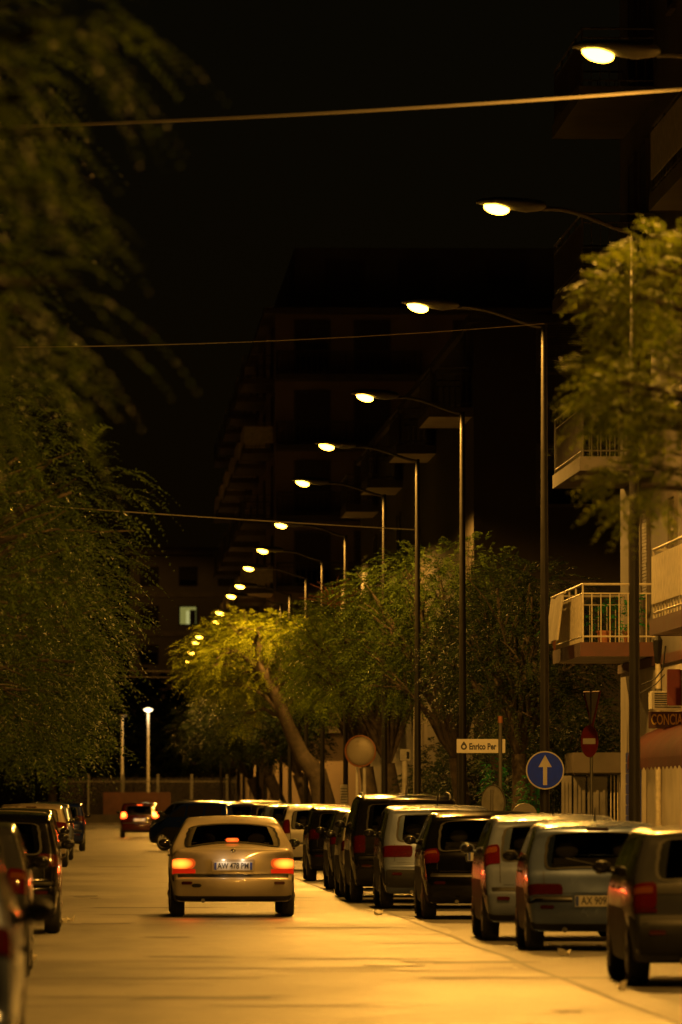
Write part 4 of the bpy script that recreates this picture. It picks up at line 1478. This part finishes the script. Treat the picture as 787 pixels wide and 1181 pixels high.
# ------------------------------------------------------------------ wires
def wire(a, b, sag, r, label, n=24):
    ps = []
    for i in range(n + 1):
        q = i / n
        p = a.lerp(b, q); p.z -= sag * 4 * q * (1 - q)
        ps.append(p)
    tag(MB().tube(ps, r, 6).build('overhead_wire', M['wire'], None, True), label, 'wire', 'overhead wires')
wire(at(893, 94, 73.0), at(-330, 152, 84), .12, .021, 'thick bright overhead wire crossing the street under the nearest lamp')
wire(at(628, 373, 109.6), at(-120, 400, 107), .12, .008, 'thin dim overhead wire crossing the street at the third lamp')
wire(at(480, 611, 153.5), at(-220, 562, 150), .05, .013, 'thin overhead wire from the left trees to the fifth lamp post')
wire(at(285, 774, 330), at(60, 770, 330), .08, .03, 'upper of two far overhead wires in front of the dark trees')
wire(at(285, 781, 332), at(60, 777, 332), .08, .025, 'lower of two far overhead wires in front of the dark trees')

# ------------------------------------------------------------------ signs and posts on the right pavement
def disc(x, y, z, r, th=.012, n=40):
    return MB().lathe([(r, 0), (r, th)], (x, y, z), 'Y', n)
Y3 = F * (LAMP_Z - CH) / (VY - 354)
c = at(629, 888.5, Y3 - .25)
s = thing('arrow_sign', 'round blue sign with white upward arrow on a tall lamp post', 'road sign', (c.x, Y3 - .25, c.z))
disc(0, 0, 0, .300).build('sign_plate', M['blue_sign'], s)
MB().lathe([(.285, -.004), (.305, -.004), (.305, .006), (.285, .006), (.285, -.004)], (0, 0, 0), 'Y', 48, False).build('border', M['white_sign'], s)
ar = MB()
for yy in (-.006, -.001):
    ar.v += [(-.032, yy, -.235), (.032, yy, -.235), (.032, yy, .05), (.105, yy, .05), (0, yy, .24), (-.105, yy, .05), (-.032, yy, .05)]
ar.f = [(0, 1, 2, 6), (5, 3, 4), (7, 13, 9, 8), (12, 11, 10)] + [(i, (i + 1) % 7, 7 + (i + 1) % 7, 7 + i) for i in range(7)]
ar.build('arrow', M['white_sign'], s, fix=False)
cl = MB()
for zz in (-.2, .2):
    cl.box(-.14, .14, .012, .26, zz - .02, zz + .02)
cl.build('clamp', M['metal'], s)

# street name board
Yn = 121.0
a_, b_ = at(527, 852.5, Yn), at(583, 870, Yn)
s = thing('street_name_sign', 'white street name board between two posts reading Enrico Per', 'sign', (a_.x, Yn, .13))
MB().cbox(0, b_.x - a_.x, -.012, .012, b_.z - .13 + .02, a_.z - .13, .005).build('board', M['white_sign'], s)
zc = (a_.z + b_.z) / 2 - .13 + .01
text_mesh('Enrico Per', .15, M['ink'], s, Matrix.Translation((.215, -.0145, zc - .012)) @ FACE, 'lettering', .006, .74, .002, 'LEFT')
em = MB(); em.lathe([(.055, -.015), (.055, -.0125)], (.125, 0, zc - .012), 'Y', 16)
em.add([(.085, -.014, zc + .03), (.165, -.014, zc + .03), (.125, -.014, zc + .085)], [(0, 1, 2)])
em.build('emblem', M['ink'], s, fix=False)
MB().lathe([(.026, -.0165), (.026, -.0152)], (.125, 0, zc - .012), 'Y', 12).build('emblem_centre', M['white_sign'], s)
MB().tube([(.03, .045, 0), (.03, .045, a_.z - .1)], .03, 10).build('post', M['pole'], s)
xr = at(577, 850, Yn).x - a_.x
MB().tube([(xr, -.06, 0), (xr, -.06, at(577, 828, Yn).z - .13)], .034, 12).build('post', M['metal'], s)
MB().tube([(xr, -.06, at(577, 834, Yn).z - .13), (xr, -.06, at(577, 826, Yn).z - .13)], .042, 12).build('post_cap', M['orange'], s)
# oval looking disc on the same kerb
c = at(569, 926, Yn - .4)
s = thing('round_sign', 'grey back of a turned round sign low beside the street name post', 'road sign', (c.x, Yn - .4, .13), R(-52))
disc(0, 0, c.z - .13, .31).build('sign_plate', M['sign_back'], s)
rm_ = MB().lathe([(.295, .012), (.315, .012), (.315, -.008), (.295, -.008), (.295, .012)], (0, 0, c.z - .13), 'Y', 40, False)
rm_.build('rim', M['metal'], s)
MB().tube([(0, -.03, 0), (0, -.03, c.z + .1)], .025, 10).build('post', M['metal'], s)
# grey round topped bin
c = at(605, 925, 122.5)
s = thing('street_bin', 'dim grey street bin with a rounded lid by the ivy column', 'bin', (c.x, 122.5, .13))
b_ = MB()
pr = [(-.21, 0), (.21, 0), (.22, c.z - .4)] + [(.22 * math.cos(q), c.z - .37 + .22 * math.sin(q)) for q in [math.pi * k / 8 for k in range(1, 8)]] + [(-.22, c.z - .4)]
b_.add([(x, -.16, z) for x, z in pr] + [(x, .16, z) for x, z in pr], [tuple(range(len(pr))), tuple(range(2 * len(pr) - 1, len(pr) - 1, -1))] +
       [(i, (i + 1) % len(pr), len(pr) + (i + 1) % len(pr), len(pr) + i) for i in range(len(pr))])
b_.build('bin_body', M['gate'], s)
MB().cbox(-.15, .15, -.175, -.162, c.z - .42, c.z - .34, .005).build('opening', M['plastic'], s)

# traffic mirror
Ym = 184.0
c = at(416, 866.5, Ym)
s = thing('traffic_mirror', 'round convex traffic mirror on a white post before the trees', 'mirror', (c.x + .09, Ym, .13), R(-14))
mb = MB().lathe([(.39, .02), (.37, -.02), (.30, -.055), (.2, -.08), (.1, -.093), (.01, -.097)], (-.09, 0, c.z - .13), 'Y', 40)
mb.build('mirror_face', M['mirror'], s, True)
MB().lathe([(.385, .03), (.42, .03), (.425, -.04), (.40, -.05), (.385, -.02)], (-.09, 0, c.z - .13), 'Y', 40, False).build('mirror_rim', M['orange'], s, True)
MB().tube([(0, .07, 0), (0, .07, c.z - .1)], .045, 12).build('post', M['white_post'], s)
MB().cbox(-.12, .03, .03, .085, c.z - .22, c.z - .05, .01).build('bracket', M['metal'], s)

# pale post with a box
Yp = 165.0
c = at(467, 871, Yp)
s = thing('ticket_post', 'pale yellowish post with a small box on top near the mirror', 'post', (c.x, Yp, .13))
MB().tube([(0, 0, 0), (0, 0, c.z - .25)], .065, 12).build('post', M['white_post'], s)
MB().cbox(-.11, .13, -.08, .09, c.z - .27, c.z + .01, .015).build('box', M['sign_back'], s)
MB().cbox(.04, .11, -.088, -.0815, c.z - .22, c.z - .05, .003).build('box_window', M['plastic'], s)
# slim totem with lines
Yt = 190.0
c = at(397, 920, Yt)
s = thing('notice_totem', 'narrow pale notice board with many lines left of the mirror', 'sign', (c.x, Yt, .13))
z0, z1 = at(397, 938, Yt).z - .13, at(397, 905, Yt).z - .13
MB().cbox(-.10, .10, -.03, .03, 0, z1, .01).build('board', M['white_post'], s)
st = MB(); zz = .35
while zz < z1 - .08:
    st.box(-.085, .085, -.034, -.0315, zz, zz + .022); zz += .075
st.build('printed_lines', M['ink'], s)

# two low unlit park style lamps among the trunks
def low_lamp(px, py, hx, hy, Y, label):
    c = at(px, py, Y); h = at(hx, hy, Y)
    t = thing('pavement_lamp', label, 'lamp', (c.x, Y, .13), 0, 'unlit low lamps between the trees')
    MB().tube([(0, 0, 0), (0, 0, 1.2), (0, 0, h.z - .2), (.06, 0, h.z - .1), (h.x - c.x, 0, h.z - .02)], [.055, .045, .036, .032, .03], 10).build('post', M['white_post'], t, True)
    d = h.x - c.x
    MB().ell((d + .08, 0, h.z - .03), (.24, .12, .07), 16, 8, Matrix.Rotation(R(6), 3, 'Y')).build('housing', M['housing'], t, True)
    MB().ell((d + .14, 0, h.z - .075), (.13, .08, .05), 12, 8).build('lens', M['clear_lens'], t, True)
low_lamp(479, 940, 487, 812, 168, 'unlit low lamp with a flat head on a pale post among dark trunks')
low_lamp(412, 940, 416, 838, 206, 'unlit low lamp whose head peeks above the round mirror')

# no entry and give way signs at the corner
Yc = 126.6
c = at(680, 855, Yc)
s = thing('no_entry_sign', 'red no entry sign with white bar turned sideways at the side street', 'road sign', (c.x, Yc, .02), R(-62))
zz = c.z - .02
disc(0, 0, zz, .295).build('sign_plate', M['red_sign'], s)
MB().cbox(-.215, .215, -.006, -.001, zz - .052, zz + .052, .002).build('bar', M['white_sign'], s)
MB().tube([(0, .045, 0), (0, .045, at(683, 796, Yc).z)], .03, 10).build('post', M['metal'], s)
tri = MB()
zt = at(683, 797, Yc).z - .02; zb = at(683, 838, Yc).z - .02
h = zt - zb
s2 = thing('give_way_sign', 'triangular sign seen edge on above the no entry sign', 'road sign', (c.x + .06, Yc - .02, .0), R(-70))
for yy in (-.01, .0):
    tri.v += [(-.36, yy, zt), (.36, yy, zt), (0, yy, zb)]
tri.f = [(0, 2, 1), (3, 4, 5), (0, 1, 4, 3), (1, 2, 5, 4), (2, 0, 3, 5)]
tri.build('sign_plate', M['white_sign'], s2)
tb = MB()
for a in range(3):
    p, q = Vector(tri.v[a]), Vector(tri.v[(a + 1) % 3])
    tb.tube([p, q], .022, 6)
tb.build('sign_border', M['red_sign'], s2)

# ivy wrapped columns
def ivy(px, pyt, Y, label, r=.1):
    c = at(px, pyt, Y)
    t = thing('ivy_column', label, 'plant', (c.x, Y, .13), 0, 'ivy columns by the side street')
    MB().tube([(0, 0, 0), (.01, 0, 1), (0, 0, c.z - .13)], r * .7, 10).build('stem', M['bark'], t, True)
    V = clump_leaves([(random.uniform(-.04, .04), random.uniform(-.04, .04), z, r * 2.0) for z in np.arange(.1, c.z - .2, .16)], (0, 5), 420, .14, 4, .075, .5)
    quads_object('leaves', V, M['ivy'], t)
ivy(571, 872, 127.2, 'green ivy climbing a post behind the street name board', .11)
ivy(614, 900, 127.4, 'green ivy column just left of the blue arrow sign', .12)

# ------------------------------------------------------------------ trees
G = 'street trees on the left pavement'
TL = [  # Y, centre (x, z), radii, label, clumps, sprays
    (27, (-3.05, 5.2), (2.5, 2.8, 1.75), 'nearest blurred street tree filling the top left corner', 40, 2600, .46, 17, .06),
    (47, (-2.9, 5.3), (2.75, 3.2, 2.3), 'second street tree on the left, below the blurred corner branches', 34, 2300, .52, 15, .07),
    (80, (-2.7, 4.9), (2.75, 3.3, 2.6), 'third street tree on the left with drooping fronds above the black car', 34, 2500, .58, 14, .08),
    (104, (-2.6, 4.5), (2.95, 3.4, 2.6), 'fourth street tree on the left with finely lit drooping edge', 34, 2500, .6, 12, .095),
    (131, (-2.5, 4.3), (3.2, 3.6, 2.7), 'fifth street tree on the left, low crown over the parked cars', 34, 3000, .48, 7, .14),
    (160, (-2.9, 4.2), (3.2, 3.6, 2.6), 'sixth street tree on the left in the dark', 28, 1500, .5, 6, .17),
    (200, (-3.4, 4.4), (3.2, 3.8, 2.7), 'seventh street tree on the left in the dark', 26, 1200, .55, 6, .2),
    (250, (-4.0, 4.6), (3.2, 4.0, 2.8), 'last dark street tree on the left before the park fence', 24, 1000, .6, 6, .22),
]
for i, (Y, (cx, cz), rad, lb, nc, ns, ln, m_, lf) in enumerate(TL):
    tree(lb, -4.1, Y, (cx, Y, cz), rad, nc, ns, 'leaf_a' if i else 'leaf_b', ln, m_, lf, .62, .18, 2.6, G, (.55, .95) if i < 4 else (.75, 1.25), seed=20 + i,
         extra=[(*at(px - 95, py, Y + k * .2), .32) for k, (px, py) in enumerate(((70, 40), (120, 110), (90, 200), (60, 270), (130, 330), (40, 390), (150, 30), (30, 130), (10, 330), (110, 400)))] if i == 0 else ())

G = 'street trees on the right pavement'
# leaning tree lit by the lamp
Y = 222.0
tp = [at(378, 960, Y), at(374, 925, Y), at(366, 893, Y), at(348, 872, Y), at(333, 838, Y), at(320, 806, Y), at(303, 776, Y), at(290, 755, Y)]
tp[0].z = .05
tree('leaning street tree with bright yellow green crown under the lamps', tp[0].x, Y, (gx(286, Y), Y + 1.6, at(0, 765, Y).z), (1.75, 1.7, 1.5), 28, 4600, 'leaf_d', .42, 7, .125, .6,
     .2, 3, G, (.55, .95), extra=[(*at(330, 730, Y), .8), (*at(320, 722, Y + 1), .7), (*at(345, 735, Y), .9), (*at(262, 790, Y), .7), (*at(250, 760, Y - 1), .6),
            (*at(340, 760, Y + 1), .9), (*at(300, 735, Y - 1), .8), (*at(360, 760, Y), .9), (*at(275, 830, Y + 1), .6)], trunk=(tp, [.42, .36, .33, .27, .22, .19, .14, .09]), seed=41)
spec = [
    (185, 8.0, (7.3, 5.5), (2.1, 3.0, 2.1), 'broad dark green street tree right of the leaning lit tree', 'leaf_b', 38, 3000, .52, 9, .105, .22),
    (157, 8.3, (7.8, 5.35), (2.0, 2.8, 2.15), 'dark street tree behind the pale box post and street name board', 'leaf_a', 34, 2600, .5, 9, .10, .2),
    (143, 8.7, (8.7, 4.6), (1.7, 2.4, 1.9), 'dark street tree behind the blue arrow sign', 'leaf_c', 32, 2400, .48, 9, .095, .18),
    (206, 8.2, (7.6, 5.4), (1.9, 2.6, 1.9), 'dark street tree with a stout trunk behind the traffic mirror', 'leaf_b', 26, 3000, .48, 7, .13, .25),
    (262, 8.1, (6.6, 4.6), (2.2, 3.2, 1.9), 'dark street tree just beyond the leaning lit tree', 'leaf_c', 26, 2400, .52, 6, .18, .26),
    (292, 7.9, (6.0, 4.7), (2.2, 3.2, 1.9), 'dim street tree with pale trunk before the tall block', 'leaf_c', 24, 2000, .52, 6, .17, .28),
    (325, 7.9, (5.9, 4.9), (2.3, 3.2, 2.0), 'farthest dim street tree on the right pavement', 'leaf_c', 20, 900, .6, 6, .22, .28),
]
for i, (Y, x, (cx, cz), rad, lb, lf_, nc, ns, ln, m_, lf, tr) in enumerate(spec):
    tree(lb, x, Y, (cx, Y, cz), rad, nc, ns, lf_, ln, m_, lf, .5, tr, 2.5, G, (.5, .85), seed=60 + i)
# near right tree, in front of the second lamp post
tree('blurred yellow green tree at the right edge in front of a lamp post', 8.1, 50, (5.8, 50, 4.75), (1.5, 2.0, 1.0), 30, 7500, 'leaf_d', .26, 7, .075, .32, .16, 2.8, G, (.35, .6), seed=81,
     extra=[(*at(735, 340, 49.5), .35), (*at(715, 440, 49.5), .32), (*at(705, 470, 50), .25), (*at(740, 560, 50), .32), (*at(775, 310, 50), .4), (*at(765, 450, 50.2), .45)])
for (x, Y, r, h, lb) in ((9.9, 147, 1.5, 3.4, 'dark shrub left of the grey gates behind the arrow sign'), (10.2, 153, 1.6, 4.2, 'tall dark shrub behind the blue arrow sign tree'),
                         (9.5, 165, 1.2, 3.2, 'dark shrub behind the street name board trunks'), (9.3, 180, 1.0, 3.0, 'dark shrub between the trunks right of the traffic mirror')):
    tree(lb, x, Y, (x, Y, h * .55), (r, r * 2.2, h * .45), 22, 1500, 'leaf_c', .4, 6, .12, .5, .06, .5, 'dark shrubs behind the right trees', (.6, .9), seed=int(Y), name='garden_shrub')
# dry flower stalks on the broad tree
ds = thing('dry_palm_stalks', 'reddish dry stalks fanning out of the top of the dark green tree', 'plant', at(386, 700, 184))
mb = MB()
for k in range(16):
    w_ = -1.25 + 2.5 * k / 15 + random.uniform(-.08, .08)
    l_ = random.uniform(.6, 1.0)
    mb.tube([(0, 0, 0), (math.sin(w_) * l_ * .6, random.uniform(-.2, .2), math.cos(w_) * l_ * .7), (math.sin(w_) * l_, random.uniform(-.2, .2), math.cos(w_) * l_ * .85)], [.02, .014, .008], 5)
mb.build('stalks', M['dry'], ds)
# park trees beyond the fence
for i, (px, Y, r, h, lb) in enumerate(((60, 425, 5, 9, 'dark park tree behind the fence at the far left'), (150, 440, 5.5, 10, 'dark park tree right behind the glowing park lamp'),
                                       (215, 432, 5, 9, 'dark park tree behind the fence under the far lamps'), (262, 428, 5, 9, 'dark park tree behind the fence at its right end'))):
    tree(lb, gx(px, Y), Y, (gx(px, Y), Y, h * .58), (r, r, h * .42), 26, 1100, 'leaf_c', .9, 6, .4, .4, .3, 3, 'park trees behind the far fence', (1.3, 2.0), seed=100 + i, name='park_tree')

# ------------------------------------------------------------------ cars
GR = 'cars parked along the right kerb'
GL = 'cars parked along the left kerb'
def right(px, Yt, L, W, off=.185):
    return gx(px, Yt) + W / 2, Yt - off * L
# the one driving in front
Ys = 93.4 - .185 * 4.1
car('champagne saloon with glowing tail lights driving down the middle of the lane', gx(268.5, 93.0), Ys, 'sedan', 4.1, 1.68, 1.355, 'champagne', cat='car', name='driven_car',
    bumper='paint', tail=dict(z0=.478, z1=.585, w=.31, wrap=.10, mat='lit_tail', low=.045, rc=.065), lit='near', plate='AW 478 PM', strip=False, wrad=.28, plate_z=.505)
car('small dark red car with red brake lights far ahead in the lane', gx(161, 278), 278 - .7, 'upright', 3.5, 1.56, 1.40, 'darkred', name='driven_car', bumper='paint',
    tail=dict(z0=.54, z1=.74, w=.25, wrap=.10, mat='lit_tail_far', rc=.09), lit='far', wrad=.27)
X, Y = right(720, 59, 4.2, 1.72)
car('dark pewter hatchback with black bumper, nearest on the right and cut by the edge', X, Y, 'hatch', 4.2, 1.72, 1.37, 'pewter', group=GR, bumper=(.20, .44), rot=R(-.8),
    tail=dict(z0=.49, z1=.66, w=.20, wrap=.12, amber=.60, low=.03), band=(.575, .645), wrad=.30, plate_z=.33)
X, Y = right(604, 72.7, 3.3, 1.52)
car('small rounded blue grey city car with wide dark rear window, second on the right', X, Y, 'round', 3.3, 1.52, 1.36, 'bluegrey', group=GR, bumper='paint', rot=R(-.8),
    tail=dict(z0=.435, z1=.515, w=.36, wrap=.10, mat='dark_lens'), plate='AX 909 ZA', plate_z=.385, strip=True, antenna=True, wrad=.265, mirror='plastic')
X, Y = right(554, 77.6, 3.9, 1.66)
car('light silver hatchback with high upright tail lights, third on the right', X, Y, 'round', 3.9, 1.66, 1.42, 'silver', group=GR, bumper='paint', rot=R(-.6),
    tail=dict(z0=.62, z1=.79, w=.18, wrap=.13, amber=.75), wrad=.29, strip=False, antenna=True, mirror='paint')
X, Y = right(485, 91.4, 4.0, 1.70)
car('black hatchback with round red tail lights, fourth on the right', X, Y, 'round', 4.0, 1.70, 1.43, 'black', group=GR, bumper='paint', rot=R(-.5),
    tail=dict(z0=.52, z1=.68, w=.20, wrap=.12, amber=.64), plate='DX 427 RL', plate_z=.58, wrad=.30)
X, Y = right(437, 100, 4.1, 1.70)
car('silver people carrier with wide red tail lights, fifth on the right', X, Y, 'upright', 4.1, 1.70, 1.50, 'silver', group=GR, bumper=(.21, .38), rot=R(-.3),
    tail=dict(z0=.50, z1=.61, w=.42, wrap=.12), wrad=.30, antenna=True)
X, Y = right(404, 106, 4.1, 1.72)
car('tall dark van with roof rails behind the silver people carrier', X, Y, 'upright', 4.1, 1.74, 1.66, 'charcoal', group=GR, bumper='paint', tail=dict(z0=.46, z1=.62, w=.18, wrap=.1),
    cat='van', rails=True, antenna=True, wrad=.31)
X, Y = right(391, 111.6, 3.6, 1.6)
car('pale small hatchback half hidden in front of the tall dark van', X, Y, 'hatch', 3.6, 1.6, 1.40, 'white', group=GR, bumper='paint', tail=dict(z0=.54, z1=.68, w=.18, wrap=.1), wrad=.27)
X, Y = right(378, 120.8, 3.9, 1.66)
car('pewter grey hatchback with red tail light, before the pale small hatchback', X, Y, 'hatch', 3.9, 1.66, 1.42, 'pewter', group=GR, bumper='paint', tail=dict(z0=.56, z1=.68, w=.2, wrap=.1), wrad=.28)
X, Y = right(353, 133, 3.8, 1.66)
car('dark charcoal hatchback with red tail lights next to the cream one', X, Y, 'upright', 3.8, 1.66, 1.44, 'charcoal', group=GR, bumper='paint', tail=dict(z0=.56, z1=.70, w=.2, wrap=.1), wrad=.28)
X, Y = right(324, 152, 3.9, 1.70)
car('cream white hatchback with sloping roof just right of the driving saloon', X, Y, 'round', 3.9, 1.70, 1.46, 'white', group=GR, bumper='paint', tail=dict(z0=.56, z1=.80, w=.17, wrap=.12), wrad=.28)
for (px, Yt, H, kd, cl_, lb) in ((300, 186, 1.43, 'hatch', 'silver', 'silver car roof showing just above the driving saloon'), (286, 203, 1.45, 'upright', 'black', 'black car mostly hidden behind the driving saloon'),
                                 (270, 222, 1.52, 'upright', 'beige', 'pale estate roof behind the driving saloon left side')):
    X, Y = right(px, Yt, 4.0, 1.68)
    car(lb, X, Y, kd, 4.0, 1.68, H, cl_, group=GR, bumper='paint', wrad=.29, rails=(Yt > 210))
# crosswise dark blue car and one beyond
car('dark blue car standing crosswise with a pale wheel cover left of the saloon', 4.60, 207.0, 'upright', 3.9, 1.68, 1.48, 'darkblue', rot=R(40), bumper='paint', name='turning_car', pale_rims=True, wrad=.30)
car('silver roofed car standing beyond the crosswise dark blue car', gx(252, 236), 232, 'hatch', 4.1, 1.7, 1.5, 'silver', rot=R(24), bumper='paint', name='parked_car', rails=True, wrad=.3)

def left(xr, Yt, L, W, off=.185):
    return xr - W / 2, Yt - off * L
X, Y = -.36 - .86, 32.2
car('blurred silver car with black wing mirror cut off at the bottom left', X, Y, 'hatch', 4.3, 1.72, 1.42, 'silver', group=GL, bumper='paint', wrad=.31)
X, Y = left(-.58, 61.5, 4.0, 1.68)
car('dark grey hatchback with orange red tail light at the left edge', X, Y, 'hatch', 4.0, 1.68, 1.40, 'pewter', group=GL, bumper=(.2, .42), tail=dict(z0=.54, z1=.72, w=.18, wrap=.13, amber=.67), wrad=.29)
X, Y = left(-.42, 82, 3.9, 1.68)
car('tall black hatchback in the left row with small red tail lights', X, Y, 'upright', 3.9, 1.68, 1.44, 'black', group=GL, bumper='paint', tail=dict(z0=.55, z1=.66, w=.24, wrap=.12), wrad=.30)
X, Y = left(-.56, 99, 4.1, 1.68)
car('beige estate in the left row just beyond the tall black hatchback', X, Y, 'hatch', 4.1, 1.68, 1.42, 'beige', group=GL, bumper='paint', wrad=.29)
X, Y = left(-.62, 118, 4.1, 1.68)
car('dark grey hatchback mostly hidden in the middle of the left row', X, Y, 'round', 4.1, 1.68, 1.42, 'pewter', group=GL, bumper='paint', wrad=.29)
X, Y = left(-.66, 160, 4.2, 1.70)
car('light coloured car with bright roof edge far along the left row', X, Y, 'hatch', 4.2, 1.70, 1.46, 'beige', group=GL, bumper='paint', wrad=.3)
X, Y = left(-.60, 178, 4.2, 1.70)
car('white car beside the dark blue one in the left row', X, Y, 'upright', 4.2, 1.70, 1.46, 'silver', group=GL, bumper='paint', wrad=.3)
X, Y = left(-.34, 208, 4.0, 1.68)
car('dark blue car with a red tail light at the far end of the left row', X, Y, 'upright', 4.0, 1.68, 1.46, 'darkblue', group=GL, bumper='paint', wrad=.30)
X, Y = left(-.7, 240, 4.0, 1.68)
car('black car beyond the dark blue one closing the left row', X, Y, 'hatch', 4.0, 1.68, 1.46, 'black', group=GL, bumper='paint', wrad=.30)

# ------------------------------------------------------------------ night sky and render settings
wd = bpy.data.worlds.new('World')
SC.world = wd
wd.use_nodes = True
nt = wd.node_tree
bg = nt.nodes['Background']
sky = nt.nodes.new('ShaderNodeTexSky')
sky.sky_type = 'NISHITA'
sky.sun_disc = False
sky.sun_elevation = R(3)
sky.sun_rotation = R(200)
tint = nt.nodes.new('ShaderNodeMix'); tint.data_type = 'RGBA'; tint.blend_type = 'MULTIPLY'
tint.inputs[0].default_value = 1.0
tint.inputs[7].default_value = (1.0, .72, .45, 1)
nt.links.new(sky.outputs['Color'], tint.inputs[6])
nt.links.new(tint.outputs[2], bg.inputs['Color'])
bg.inputs['Strength'].default_value = 0.0009
vs_ = SC.view_settings
vs_.view_transform = 'Standard'
vs_.look = 'None'
vs_.gamma = 1.0
vs_.exposure = 0.0
SC.cycles.use_denoising = True
SC.cycles.max_bounces = 8
SC.cycles.transparent_max_bounces = 12
SC.cycles.sample_clamp_indirect = 4.0
SC.cycles.sample_clamp_direct = 0.0
